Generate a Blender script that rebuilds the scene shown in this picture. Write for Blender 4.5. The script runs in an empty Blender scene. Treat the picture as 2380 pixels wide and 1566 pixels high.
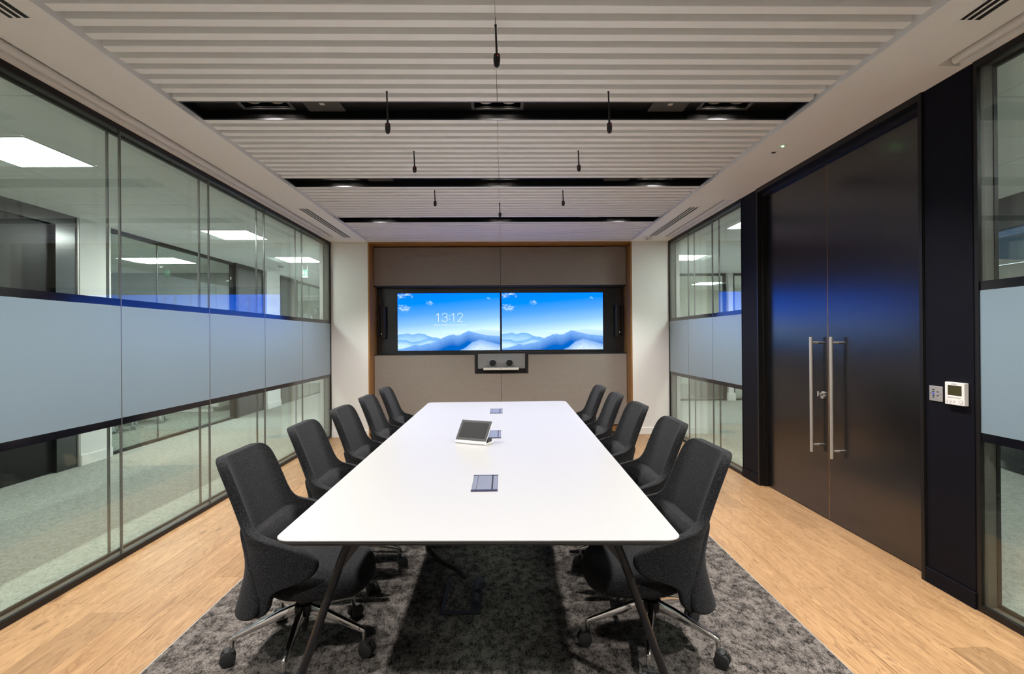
import bpy, bmesh, math, random
from mathutils import Vector, Matrix
random.seed(7)
PI = math.pi
sc = bpy.context.scene
C = bpy.data.collections.new('boardroom'); sc.collection.children.link(C)

# ---------------------------------------------------------------- camera
F, IW, IH = 1230.0, 2380, 1566
yaw, pitch, roll, ZC = 0.0180937, 0.0019942, -0.0072414, 1.385
fw = Vector((math.sin(yaw)*math.cos(pitch), math.cos(yaw)*math.cos(pitch), math.sin(pitch)))
r0 = Vector((math.cos(yaw), -math.sin(yaw), 0)); u0 = r0.cross(fw)
rr = math.cos(roll)*r0 + math.sin(roll)*u0; uu = -math.sin(roll)*r0 + math.cos(roll)*u0
cam = bpy.data.cameras.new('camera'); co = bpy.data.objects.new('camera', cam); C.objects.link(co)
cam.sensor_fit = 'HORIZONTAL'; cam.sensor_width = 36.0; cam.lens = F/IW*36.0; cam.clip_start = 0.02; cam.clip_end = 200
co.matrix_world = Matrix(((rr.x, uu.x, -fw.x, 0), (rr.y, uu.y, -fw.y, 0), (rr.z, uu.z, -fw.z, ZC), (0, 0, 0, 1)))
sc.camera = co
# ---------------------------------------------------------------- world, exposure, sampling
w = bpy.data.worlds.new('world'); sc.world = w; w.use_nodes = True
w.node_tree.nodes['Background'].inputs[0].default_value = (0.80, 0.90, 1.0, 1)
w.node_tree.nodes['Background'].inputs[1].default_value = 1.0
vs = sc.view_settings; vs.view_transform = 'Standard'; vs.look = 'None'; vs.gamma = 1.0; vs.use_curve_mapping = False
vs.exposure = 0.68
cy = sc.cycles
cy.use_denoising = True; cy.caustics_reflective = False; cy.caustics_refractive = False
cy.max_bounces = 8; cy.diffuse_bounces = 5; cy.glossy_bounces = 3; cy.use_adaptive_sampling = True; cy.adaptive_threshold = 0.06; cy.adaptive_min_samples = 16; cy.use_light_tree = False; cy.transparent_max_bounces = 40
cy.sample_clamp_indirect = 6.0; cy.blur_glossy = 0.5
SPOT_W, PANEL_E, SCREEN_E = 46.0, 28.5, 0.78
WARM, COOL = (1.0, 0.97, 0.94), (0.98, 1.0, 0.985)

# ---------------------------------------------------------------- materials
def new_mat(name):
    m = bpy.data.materials.new(name); m.use_nodes = True; nt = m.node_tree; nt.nodes.clear()
    out = nt.nodes.new('ShaderNodeOutputMaterial'); return m, nt, out
def N(nt, t, **kw):
    n = nt.nodes.new(t)
    for k, v in kw.items():
        if k.startswith('i_'): n.inputs[int(k[2:])].default_value = v
        else: setattr(n, k, v)
    return n
def L(nt, a, b): nt.links.new(a, b)
def math_n(nt, op, a, b=None, c=None):
    n = nt.nodes.new('ShaderNodeMath'); n.operation = op
    for i, v in enumerate((a, b, c)):
        if v is None: continue
        if isinstance(v, (int, float)): n.inputs[i].default_value = v
        else: L(nt, v, n.inputs[i])
    return n.outputs[0]
def ramp(nt, fac, stops, interp='LINEAR'):
    n = nt.nodes.new('ShaderNodeValToRGB'); cr = n.color_ramp; cr.interpolation = interp
    while len(cr.elements) < len(stops): cr.elements.new(0.5)
    for e, (p, c) in zip(cr.elements, stops):
        e.position = p; e.color = (c, c, c, 1) if isinstance(c, (int, float)) else (*c, 1)
    L(nt, fac, n.inputs[0]); return n.outputs[0]
def mixc(nt, fac, a, b):
    n = nt.nodes.new('ShaderNodeMix'); n.data_type = 'RGBA'
    for s, v in ((0, fac), (6, a), (7, b)):
        if isinstance(v, (int, float)): n.inputs[s].default_value = v
        elif isinstance(v, tuple): n.inputs[s].default_value = (*v, 1)
        else: L(nt, v, n.inputs[s])
    return n.outputs[2]
def coords(nt, scale=(1, 1, 1), rnd=False):
    tc = nt.nodes.new('ShaderNodeTexCoord'); mp = nt.nodes.new('ShaderNodeMapping'); mp.inputs['Scale'].default_value = scale
    src = tc.outputs['Object']
    if rnd:
        oi = nt.nodes.new('ShaderNodeObjectInfo'); v = nt.nodes.new('ShaderNodeVectorMath'); v.operation = 'MULTIPLY_ADD'
        cmb = nt.nodes.new('ShaderNodeCombineXYZ')
        for i in range(3): L(nt, oi.outputs['Random'], cmb.inputs[i])
        L(nt, cmb.outputs[0], v.inputs[0]); v.inputs[1].default_value = (37.0, 91.0, 53.0); L(nt, src, v.inputs[2]); src = v.outputs[0]
    L(nt, src, mp.inputs[0]); return mp.outputs[0]
def noise(nt, vec, scale, detail=3.0, rough=0.55, dist=0.0):
    n = N(nt, 'ShaderNodeTexNoise'); n.inputs['Scale'].default_value = scale; n.inputs['Detail'].default_value = detail
    n.inputs['Roughness'].default_value = rough; n.inputs['Distortion'].default_value = dist; L(nt, vec, n.inputs['Vector']); return n.outputs[0]
def principled(nt, out, col=(0.8, 0.8, 0.8), rough=0.5, metal=0.0, spec=0.5, bump=None, bstr=0.2, bdist=0.002):
    p = N(nt, 'ShaderNodeBsdfPrincipled')
    if isinstance(col, tuple): p.inputs['Base Color'].default_value = (*col, 1)
    else: L(nt, col, p.inputs['Base Color'])
    if isinstance(rough, (int, float)): p.inputs['Roughness'].default_value = rough
    else: L(nt, rough, p.inputs['Roughness'])
    p.inputs['Metallic'].default_value = metal; p.inputs['Specular IOR Level'].default_value = spec
    if bump is not None:
        b = N(nt, 'ShaderNodeBump'); b.inputs['Strength'].default_value = bstr; b.inputs['Distance'].default_value = bdist
        L(nt, bump, b.inputs['Height']); L(nt, b.outputs[0], p.inputs['Normal'])
    L(nt, p.outputs[0], out.inputs[0]); return p
def simple(name, col, rough=0.5, metal=0.0, spec=0.5, var=0.06, vs_=4.0, bump=0.0, bs=200.0, ior=None):
    m, nt, out = new_mat(name); v = coords(nt)
    n = noise(nt, v, vs_, 4.0)
    a = tuple(max(0, c*(1-var)) for c in col); b = tuple(min(1, c*(1+var)) for c in col)
    c = mixc(nt, n, a, b)
    p = principled(nt, out, c, rough, metal, spec, noise(nt, v, bs, 2.0) if bump else None, bump, 0.001)
    if ior: p.inputs['IOR'].default_value = ior
    return m
def emit(name, col, strength):
    m, nt, out = new_mat(name); e = N(nt, 'ShaderNodeEmission'); e.inputs[0].default_value = (*col, 1); e.inputs[1].default_value = strength
    L(nt, e.outputs[0], out.inputs[0]); return m
M = {}
M['plaster'] = simple('plaster', (0.92, 0.905, 0.885), 0.85, spec=0.2, var=0.015, bump=0.04, bs=300)
M['wallwhite'] = simple('wall_paint', (0.84, 0.82, 0.79), 0.8, spec=0.2, var=0.015, bump=0.03, bs=300)
M['slat'] = simple('slat_paint', (0.93, 0.92, 0.91), 0.6, spec=0.3, var=0.015)
M['tile'] = simple('ceiling_tile', (0.90, 0.90, 0.885), 0.9, spec=0.1, var=0.02, vs_=60)
M['trough'] = simple('trough_black', (0.004, 0.004, 0.0045), 0.45, spec=0.2, var=0.1)
M['troughframe'] = simple('trough_edge', (0.06, 0.06, 0.062), 0.45)
M['spk'] = simple('speaker_grille', (0.045, 0.042, 0.038), 0.6, var=0.15, vs_=300)
M['black'] = simple('black_plastic', (0.012, 0.012, 0.013), 0.45, var=0.1)
M['rubber'] = simple('black_rubber', (0.012, 0.012, 0.012), 0.6, var=0.1)
M['frame'] = simple('black_metal_frame', (0.008, 0.007, 0.0065), 0.42, spec=0.3, var=0.08)
M['jamb'] = simple('bronze_jamb', (0.085, 0.08, 0.068), 0.5, var=0.06)
M['navy'] = simple('dark_laminate', (0.005, 0.005, 0.006), 0.22, spec=0.5, var=0.08, bump=0.02, bs=400, ior=1.8)
M['pilaster'] = simple('matt_dark_panel', (0.005, 0.005, 0.008), 0.6, spec=0.1, var=0.08)
M['alu'] = simple('brushed_steel', (0.62, 0.58, 0.54), 0.42, 0.75, var=0.05)
M['chrome'] = simple('polished_aluminium', (0.62, 0.61, 0.60), 0.13, 1.0, var=0.03)
M['seal'] = simple('joint_seal', (0.22, 0.22, 0.21), 0.25, 0.6, var=0.05)
M['tablewhite'] = simple('white_laminate', (0.335, 0.33, 0.328), 0.35, spec=0.35, var=0.01)
M['tableedge'] = simple('black_edge', (0.03, 0.026, 0.024), 0.45)
M['tableframe'] = simple('graphite_metal', (0.035, 0.032, 0.03), 0.5)
M['legblack'] = simple('gloss_black_leg', (0.008, 0.008, 0.009), 0.18)
M['whiteplastic'] = simple('white_plastic', (0.78, 0.75, 0.71), 0.4, var=0.02)
M['greyplastic'] = simple('grey_plastic', (0.30, 0.31, 0.32), 0.45, var=0.03)
M['bluegrey'] = simple('anodised_lid', (0.20, 0.212, 0.25), 0.38, 0.4, var=0.04)
M['darknavy'] = simple('dark_rail', (0.02, 0.02, 0.045), 0.4)
M['lcd'] = simple('lcd_olive', (0.05, 0.042, 0.012), 0.3)
M['tpscreen'] = simple('panel_screen', (0.018, 0.0175, 0.017), 0.5, spec=0.1, var=0.2, vs_=300)
M['darkdoor'] = simple('dark_grey_door', (0.06, 0.058, 0.054), 0.45, var=0.05)
M['glosspanel'] = simple('dark_gloss_panel', (0.012, 0.0105, 0.010), 0.34, spec=0.25, var=0.1)
M['greywall'] = simple('grey_wall_panel', (0.24, 0.235, 0.21), 0.7, var=0.03)
M['brass'] = simple('brass_clip', (0.6, 0.36, 0.14), 0.3, 1.0)
M['bark'] = simple('tree_bark', (0.10, 0.085, 0.06), 0.9, var=0.3, vs_=20)
M['leaf'] = simple('tree_leaf', (0.18, 0.26, 0.10), 0.8, var=0.4, vs_=20)
M['blueband'] = simple('blue_band', (0.10, 0.22, 0.45), 0.5)  # even blue for the ring at the lower edge of the round bulkhead
M['exitgreen'] = simple('exit_green', (0.02, 0.22, 0.12), 0.4)
M['fascia'] = simple('camera_fabric', (0.25, 0.25, 0.255), 0.8, var=0.05, vs_=200)
M['lampglow'] = emit('lamp_glow', (1.0, 0.9, 0.78), 30.0)
M['lamp_ring'] = simple('lamp_reflector', (0.25, 0.22, 0.19), 0.3, 0.8)
M['panelglow'] = emit('light_panel', COOL, PANEL_E)
M['led_green'] = emit('green_led', (0.25, 1.0, 0.3), 14.0)
M['led_red'] = emit('red_led', (0.6, 0.02, 0.02), 1.0)
M['led_blue'] = emit('blue_led', (0.03, 0.03, 0.9), 1.0)
M['led_white'] = emit('white_led', (1, 0.95, 0.85), 0.8)
M['text_white'] = emit('screen_text', (0.72, 0.80, 0.90), 0.8)
M['text_dark'] = simple('print_dark', (0.03, 0.03, 0.03), 0.5)

def wood(name, c1, c2, c3, scale, rnd=True, rough=0.42, knots=True):
    m, nt, out = new_mat(name)
    v = coords(nt, (1, 1, 1), rnd)
    mp = nt.nodes.new('ShaderNodeMapping'); mp.inputs['Scale'].default_value = scale; L(nt, v, mp.inputs[0])
    broad = noise(nt, mp.outputs[0], 1.6, 3.0, 0.5, 1.2)
    fine = noise(nt, mp.outputs[0], 9.0, 5.0, 0.65, 0.6)
    rings = math_n(nt, 'FRACT', math_n(nt, 'MULTIPLY', broad, 9.0))
    rings = ramp(nt, rings, [(0.0, 0.0), (0.55, 0.25), (0.9, 1.0), (1.0, 0.0)])
    c = mixc(nt, ramp(nt, broad, [(0.3, 0.0), (0.7, 1.0)]), c1, c2)
    c = mixc(nt, math_n(nt, 'MULTIPLY', rings, ramp(nt, fine, [(0.3, 0.3), (0.7, 0.85)])), c, c3)
    c = mixc(nt, math_n(nt, 'MULTIPLY', ramp(nt, fine, [(0.52, 0.0), (0.72, 1.0)]), 0.35), c, c3)
    oi = nt.nodes.new('ShaderNodeObjectInfo')
    hv = nt.nodes.new('ShaderNodeHueSaturation'); L(nt, c, hv.inputs['Color'])
    L(nt, ramp(nt, oi.outputs['Random'], [(0.0, 0.80), (0.15, 0.92), (1.0, 1.10)]), hv.inputs['Value'])
    c = hv.outputs[0]
    if knots:
        vo = N(nt, 'ShaderNodeTexVoronoi'); vo.voronoi_dimensions = '2D'; vo.inputs['Scale'].default_value = 2.6
        mk = nt.nodes.new('ShaderNodeMapping'); mk.inputs['Scale'].default_value = (1.0, 0.38, 1.0); L(nt, v, mk.inputs[0]); L(nt, mk.outputs[0], vo.inputs['Vector'])
        k = ramp(nt, vo.outputs['Distance'], [(0.0, 1.0), (0.02, 0.75), (0.06, 0.0)])
        sp = N(nt, 'ShaderNodeSeparateColor'); L(nt, vo.outputs['Color'], sp.inputs[0])
        k = math_n(nt, 'MULTIPLY', k, math_n(nt, 'GREATER_THAN', sp.outputs[0], 0.55))
        c = mixc(nt, math_n(nt, 'MULTIPLY', k, 0.8), c, (0.12, 0.06, 0.03))
    principled(nt, out, c, rough, 0, 0.4, fine, 0.06, 0.002)
    return m
M['plank'] = wood('oak_plank', (0.44, 0.265, 0.13), (0.33, 0.188, 0.085), (0.15, 0.075, 0.032), (11.0, 1.1, 11.0))
M['oak'] = wood('oak_lining', (0.42, 0.215, 0.066), (0.33, 0.155, 0.046), (0.19, 0.08, 0.025), (14.0, 14.0, 1.0), knots=False)
M['oakh'] = wood('oak_lining_head', (0.42, 0.215, 0.066), (0.33, 0.155, 0.046), (0.19, 0.08, 0.025), (1.0, 14.0, 14.0), knots=False)

def carpet(name, c1, c2, c3, scl, streak, bump=0.6):
    m, nt, out = new_mat(name); v = coords(nt, (1, 1, 1)); vv = coords(nt, streak)
    a = noise(nt, vv, scl, 3.0, 0.7); b = noise(nt, coords(nt, (1.0, 0.7, 1.0)), 20.0, 6.0, 0.8); fine = noise(nt, vv, scl*3.2, 2.0, 0.8)
    c = mixc(nt, ramp(nt, a, [(0.42, 0.0), (0.58, 1.0)]), c1, c2)
    c = mixc(nt, math_n(nt, 'MULTIPLY', ramp(nt, b, [(0.44, 0.0), (0.58, 1.0)]), ramp(nt, fine, [(0.40, 0.05), (0.56, 0.95)])), c, c3)
    principled(nt, out, c, 0.95, 0, 0.1, fine, bump, 0.006); return m
M['carpet'] = carpet('grey_mottled_carpet', (0.014, 0.012, 0.011), (0.10, 0.087, 0.077), (0.28, 0.245, 0.22), 110.0, (1.0, 0.35, 1.0))
M['carpet2'] = carpet('pale_grey_carpet', (0.26, 0.265, 0.24), (0.37, 0.37, 0.335), (0.43, 0.43, 0.39), 60.0, (1.0, 0.6, 1.0), 0.3)
M['carpet3'] = carpet('flecked_green_grey_carpet', (0.085, 0.088, 0.074), (0.24, 0.245, 0.215), (0.33, 0.335, 0.30), 34.0, (1.0, 1.6, 1.0), 0.3)

def felt(name, c1, c2, scale):
    m, nt, out = new_mat(name); v = coords(nt)
    a = noise(nt, v, scale, 2.0, 0.8); b = noise(nt, v, scale*0.12, 2.0)
    c = mixc(nt, ramp(nt, a, [(0.42, 0.0), (0.64, 1.0)]), c1, c2)
    p = principled(nt, out, c, 0.95, 0, 0.15, a, 0.35, 0.002)
    p.inputs['Sheen Weight'].default_value = 0.08; p.inputs['Sheen Roughness'].default_value = 0.6; p.inputs['Sheen Tint'].default_value = (0.5, 0.5, 0.52, 1)
    return m
M['felt'] = felt('charcoal_wool_felt', (0.0025, 0.0025, 0.0029), (0.0245, 0.024, 0.0255), 210.0)
def weave(name, c1, c2):
    m, nt, out = new_mat(name); v = coords(nt)
    ah = noise(nt, coords(nt, (14, 14, 420)), 1.0, 2.0, 0.7); av = noise(nt, coords(nt, (420, 420, 14)), 1.0, 2.0, 0.7)
    s = math_n(nt, 'MULTIPLY', math_n(nt, 'ADD', ah, av), 0.5)
    c = mixc(nt, ramp(nt, s, [(0.38, 0.0), (0.62, 1.0)]), c1, c2)
    principled(nt, out, c, 0.9, 0, 0.15, s, 0.3, 0.001); return m
M['weave'] = weave('taupe_woven_fabric', (0.255, 0.222, 0.196), (0.33, 0.29, 0.26))

def fres(nt, f0, power=5.0):
    g = nt.nodes.new('ShaderNodeNewGeometry'); d = nt.nodes.new('ShaderNodeVectorMath'); d.operation = 'DOT_PRODUCT'
    L(nt, g.outputs['Normal'], d.inputs[0]); L(nt, g.outputs['Incoming'], d.inputs[1])
    k = math_n(nt, 'SUBTRACT', 1.0, math_n(nt, 'ABSOLUTE', d.outputs['Value']))
    return math_n(nt, 'MULTIPLY_ADD', math_n(nt, 'POWER', k, power), 1.0-f0, f0)
def glass(name, tint, f0=0.04):
    m, nt, out = new_mat(name)
    t = N(nt, 'ShaderNodeBsdfTransparent'); t.inputs[0].default_value = (*tint, 1)
    g = N(nt, 'ShaderNodeBsdfGlossy'); g.inputs['Roughness'].default_value = 0.0; g.inputs[0].default_value = (0.96, 1.0, 0.98, 1)
    mx = N(nt, 'ShaderNodeMixShader'); L(nt, fres(nt, f0), mx.inputs[0]); L(nt, t.outputs[0], mx.inputs[1]); L(nt, g.outputs[0], mx.inputs[2])
    L(nt, mx.outputs[0], out.inputs[0]); return m
M['glass'] = glass('partition_glass', (0.955, 0.985, 0.968))
M['glass2'] = glass('far_glass', (0.95, 0.985, 0.97), 0.035)
def frost(name):
    m, nt, out = new_mat(name)
    d = N(nt, 'ShaderNodeBsdfDiffuse'); d.inputs[0].default_value = (0.345, 0.445, 0.51, 1)
    t = N(nt, 'ShaderNodeBsdfTranslucent'); t.inputs[0].default_value = (0.38, 0.495, 0.57, 1)
    m1 = N(nt, 'ShaderNodeMixShader'); m1.inputs[0].default_value = 0.45; L(nt, d.outputs[0], m1.inputs[1]); L(nt, t.outputs[0], m1.inputs[2])
    g = N(nt, 'ShaderNodeBsdfGlossy'); g.inputs['Roughness'].default_value = 0.33
    m2 = N(nt, 'ShaderNodeMixShader'); L(nt, fres(nt, 0.055, 3.5), m2.inputs[0]); L(nt, m1.outputs[0], m2.inputs[1]); L(nt, g.outputs[0], m2.inputs[2])
    L(nt, m2.outputs[0], out.inputs[0]); return m
M['frost'] = frost('frosted_film')
M['stripe'] = simple('black_film', (0.006, 0.006, 0.009), 0.12, var=0.05, ior=1.6)

def screen_mat(name):
    m, nt, out = new_mat(name)
    tc = nt.nodes.new('ShaderNodeTexCoord'); sp = nt.nodes.new('ShaderNodeSeparateXYZ'); L(nt, tc.outputs['Generated'], sp.inputs[0])
    u, v = sp.outputs[0], sp.outputs[2]
    cmb = nt.nodes.new('ShaderNodeCombineXYZ'); L(nt, math_n(nt, 'MULTIPLY', u, 1.79), cmb.inputs[0]); L(nt, v, cmb.inputs[1]); P = cmb.outputs[0]
    def scaled(s):
        mp = nt.nodes.new('ShaderNodeMapping'); mp.inputs['Scale'].default_value = s; L(nt, P, mp.inputs[0]); return mp.outputs[0]
    sky = ramp(nt, math_n(nt, 'ADD', v, math_n(nt, 'MULTIPLY', math_n(nt, 'SUBTRACT', u, 0.5), -0.16)),
               [(0.27, (0.66, 0.86, 1.0)), (0.36, (0.46, 0.68, 0.98)), (0.5, (0.22, 0.46, 0.97)), (0.68, (0.07, 0.30, 0.94)), (0.86, (0.0, 0.215, 0.88)), (1.0, (0.0, 0.19, 0.85))])
    cl = noise(nt, scaled((9.0, 17.0, 1)), 1.6, 8.0, 0.68)
    def blob(cu, cv, ru, rv):
        a = math_n(nt, 'POWER', math_n(nt, 'DIVIDE', math_n(nt, 'SUBTRACT', u, cu), ru), 2.0)
        b = math_n(nt, 'POWER', math_n(nt, 'DIVIDE', math_n(nt, 'SUBTRACT', v, cv), rv), 2.0)
        return math_n(nt, 'SUBTRACT', 1.0, math_n(nt, 'ADD', a, b))
    mask = None
    for bl in ((0.06, 0.74, 0.10, 0.11), (0.03, 0.96, 0.09, 0.08), (0.10, 0.985, 0.07, 0.05), (0.315, 0.835, 0.06, 0.06), (0.89, 0.905, 0.035, 0.035), (0.145, 0.94, 0.022, 0.03)):
        b = math_n(nt, 'MAXIMUM', blob(*bl), 0.0); mask = b if mask is None else math_n(nt, 'MAXIMUM', mask, b)
    cm = ramp(nt, math_n(nt, 'SUBTRACT', math_n(nt, 'MULTIPLY', mask, 0.55), math_n(nt, 'MULTIPLY', math_n(nt, 'SUBTRACT', 0.72, cl), 1.7)), [(0.0, 0.0), (0.35, 0.75)])
    c = mixc(nt, cm, sky, (0.62, 0.76, 1.0))
    rough_n = math_n(nt, 'MULTIPLY', math_n(nt, 'SUBTRACT', noise(nt, scaled((14, 14, 1)), 1.0, 5.0, 0.6), 0.5), 0.03)
    vj = math_n(nt, 'ADD', v, rough_n)
    tex = noise(nt, scaled((30, 75, 1)), 1.0, 6.0, 0.75, 0.8)
    def layer(c, prof, top, bot, span, texamt=0.35):
        h = ramp(nt, u, prof); m_ = ramp(nt, math_n(nt, 'SUBTRACT', h, vj), [(0.0, 0.0), (0.008, 1.0)])
        dep = math_n(nt, 'DIVIDE', math_n(nt, 'SUBTRACT', h, v), span)
        col = mixc(nt, dep, top, bot)
        col = mixc(nt, math_n(nt, 'MULTIPLY', ramp(nt, tex, [(0.35, 1.0), (0.6, 0.0)]), texamt), col, tuple(x*0.35 for x in bot))
        return mixc(nt, m_, c, col)
    c = layer(c, [(0, .305), (.1, .30), (.3, .312), (.43, .318), (.55, .30), (.7, .31), (1, .30)], (0.50, 0.70, 0.95), (0.62, 0.80, 1.0), 0.1, 0.0)
    c = layer(c, [(0, .285), (.05, .295), (.1, .306), (.15, .285), (.2, .308), (.26, .295), (.3, .255), (.36, .235), (.42, .21), (.5, .2), (1, .2)], (0.15, 0.38, 0.70), (0.34, 0.60, 0.92), 0.10, 0.15)
    c = layer(c, [(0, .19), (.08, .185), (.14, .15), (.2, .16), (.26, .195), (.31, .218), (.36, .20), (.42, .17), (.5, .1), (1, .1)], (0.10, 0.33, 0.72), (0.50, 0.74, 1.0), 0.09, 0.12)
    c = layer(c, [(0, .0), (.55, .2), (.65, .31), (.713, .345), (.823, .373), (.867, .361), (.934, .353), (1, .345)], (0.50, 0.70, 0.95), (0.42, 0.62, 0.90), 0.1, 0.0)
    c = layer(c, [(0, .03), (.06, .045), (.17, .108), (.21, .095), (.29, .125), (.37, .155), (.404, .194), (.448, .234), (.492, .266), (.536, .282), (.572, .266), (.603, .27), (.647, .313), (.687, .347), (.75, .315), (.85, .27), (1, .245)], (0.22, 0.45, 0.82), (0.0, 0.12, 0.50), 0.20, 0.35)
    c = layer(c, [(0, -.1), (.6, -.1), (.66, .05), (.72, .14), (.8, .195), (.9, .15), (1, .10)], (0.14, 0.36, 0.78), (0.62, 0.80, 1.0), 0.14, 0.6)
    vm = nt.nodes.new('ShaderNodeVectorMath'); vm.operation = 'MULTIPLY'; L(nt, c, vm.inputs[0]); L(nt, ramp(nt, v, [(0.25, (1.05, 1.05, 1.1)), (0.6, (1.05, 1.1, 1.95))]), vm.inputs[1]); c = vm.outputs[0]
    e = N(nt, 'ShaderNodeEmission'); L(nt, c, e.inputs[0]); e.inputs[1].default_value = SCREEN_E
    L(nt, e.outputs[0], out.inputs[0]); return m
M['screen'] = screen_mat('display_image')

# ---------------------------------------------------------------- mesh helpers
class MB:
    def __init__(s): s.v = []; s.f = []
    def box(s, x0, x1, y0, y1, z0, z1):
        b = len(s.v); s.v += [(x, y, z) for z in (z0, z1) for y in (y0, y1) for x in (x0, x1)]
        s.f += [tuple(b+i for i in q) for q in ((0, 2, 3, 1), (4, 5, 7, 6), (0, 1, 5, 4), (2, 6, 7, 3), (0, 4, 6, 2), (1, 3, 7, 5))]; return s
    def prism(s, pts, z0, z1):
        b = len(s.v); n = len(pts); s.v += [(x, y, z0) for x, y in pts] + [(x, y, z1) for x, y in pts]
        s.f += [tuple(b+n-1-i for i in range(n)), tuple(b+n+i for i in range(n))] + [(b+i, b+(i+1) % n, b+n+(i+1) % n, b+n+i) for i in range(n)]; return s
    def hull8(s, p):
        b = len(s.v); s.v += p
        s.f += [tuple(b+i for i in q) for q in ((0, 3, 2, 1), (4, 5, 6, 7), (0, 1, 5, 4), (1, 2, 6, 5), (2, 3, 7, 6), (3, 0, 4, 7))]; return s
    def rings(s, rings, cap=True):
        b = len(s.v); n = len(rings[0])
        for r in rings: s.v += r
        for k in range(len(rings)-1):
            for i in range(n):
                j = (i+1) % n; s.f.append((b+k*n+i, b+k*n+j, b+(k+1)*n+j, b+(k+1)*n+i))
        if cap: s.f += [tuple(b+n-1-i for i in range(n)), tuple(b+(len(rings)-1)*n+i for i in range(n))]
        return s
    def cyl(s, p0, p1, r0_, r1_=None, n=16):
        r1_ = r0_ if r1_ is None else r1_
        a = Vector(p0); c = Vector(p1); d = (c-a).normalized(); t = Vector((1, 0, 0)) if abs(d.x) < 0.9 else Vector((0, 1, 0))
        e1 = d.cross(t).normalized(); e2 = d.cross(e1)
        ring = lambda o, r: [tuple(o + r*(math.cos(2*PI*i/n)*e1 + math.sin(2*PI*i/n)*e2)) for i in range(n)]
        return s.rings([ring(a, r0_), ring(c, r1_)])
    def lathe(s, prof, o=(0, 0, 0), n=24):
        return s.rings([[(o[0]+r*math.cos(2*PI*i/n), o[1]+r*math.sin(2*PI*i/n), o[2]+z) for i in range(n)] for r, z in prof])
    def tube(s, pts, r, n=10):
        pts = [Vector(p) for p in pts]; rs = []
        e1 = None
        for i, p in enumerate(pts):
            d = (pts[min(i+1, len(pts)-1)] - pts[max(i-1, 0)]).normalized()
            if e1 is None:
                t = Vector((0, 0, 1)) if abs(d.z) < 0.9 else Vector((1, 0, 0)); e1 = d.cross(t).normalized()
            e1 = (e1 - d*e1.dot(d)).normalized(); e2 = d.cross(e1)
            ri = r[i] if isinstance(r, (list, tuple)) else r
            rs.append([tuple(p + ri*(math.cos(2*PI*k/n)*e1 + math.sin(2*PI*k/n)*e2)) for k in range(n)])
        return s.rings(rs)
    def mesh(s, name, bevel=0.0, seg=2, smooth=False):
        me = bpy.data.meshes.new(name); me.from_pydata(s.v, [], s.f); me.validate(); me.update()
        bm = bmesh.new(); bm.from_mesh(me); bmesh.ops.recalc_face_normals(bm, faces=bm.faces)
        if bevel: bmesh.ops.bevel(bm, geom=[e for e in bm.edges if len(e.link_faces) == 2 and e.calc_face_angle(0) > 0.5], offset=bevel, segments=seg, affect='EDGES', profile=0.5)
        if smooth:
            for f in bm.faces: f.smooth = True
            for e in bm.edges:
                if len(e.link_faces) == 2 and e.calc_face_angle(0) > 0.7: e.smooth = False
        bm.to_mesh(me); bm.free(); return me
def link(name, me, mat=None, parent=None):
    o = bpy.data.objects.new(name, me); C.objects.link(o)
    if mat is not None and me is not None and not me.materials: me.materials.append(M[mat])
    if parent is not None: o.parent = parent
    return o
def obj(name, mb, mat, parent=None, bevel=0.0, seg=2, smooth=False): return link(name, mb.mesh(name, bevel, seg, smooth), mat, parent)
def B(*a): return MB().box(*a)
def tag(o, label, cat, group=None):
    o['label'] = label; o['category'] = cat
    if group: o['group'] = group
    return o
def thing(name, label, cat, loc=(0, 0, 0), rz=0, group=None):
    o = link(name, None); o.empty_display_size = 0.1; o.location = loc; o.rotation_euler = (0, 0, rz); return tag(o, label, cat, group)
def st(o): o['kind'] = 'structure'; return o
def spline(pts, n=8):
    P = [Vector(p) for p in pts]; P = [P[0]*2-P[1]] + P + [P[-1]*2-P[-2]]; out = []
    for i in range(1, len(P)-2):
        for k in range(n):
            t = k/n; a, b, c, d = P[i-1], P[i], P[i+1], P[i+2]
            out.append(0.5*((2*b) + (c-a)*t + (2*a-5*b+4*c-d)*t*t + (3*b-a-3*c+d)*t**3))
    return [tuple(p) for p in out + [P[-2]]]
def interp(x, pts):
    if x <= pts[0][0]: return pts[0][1]
    for (a, b), (c, d) in zip(pts, pts[1:]):
        if x <= c: t = (x-a)/(c-a); return b+(d-b)*t
    return pts[-1][1]
def text_mesh(name, s, size, mat, parent, M4):
    cu = bpy.data.curves.new(name, 'FONT'); cu.body = s; cu.size = size; cu.align_x = 'CENTER'; cu.align_y = 'CENTER'; cu.resolution_u = 3
    t = bpy.data.objects.new(name+'_tmp', cu); C.objects.link(t)
    dg = bpy.context.evaluated_depsgraph_get(); me = bpy.data.meshes.new_from_object(t.evaluated_get(dg)); bpy.data.objects.remove(t)
    me.transform(M4); me.name = name; me.materials.clear(); return link(name, me, mat, parent)

# ---------------------------------------------------------------- room dimensions
XL, XR, D, H, YB = -2.418, 2.379, 7.522, 2.756, -1.6
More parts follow.
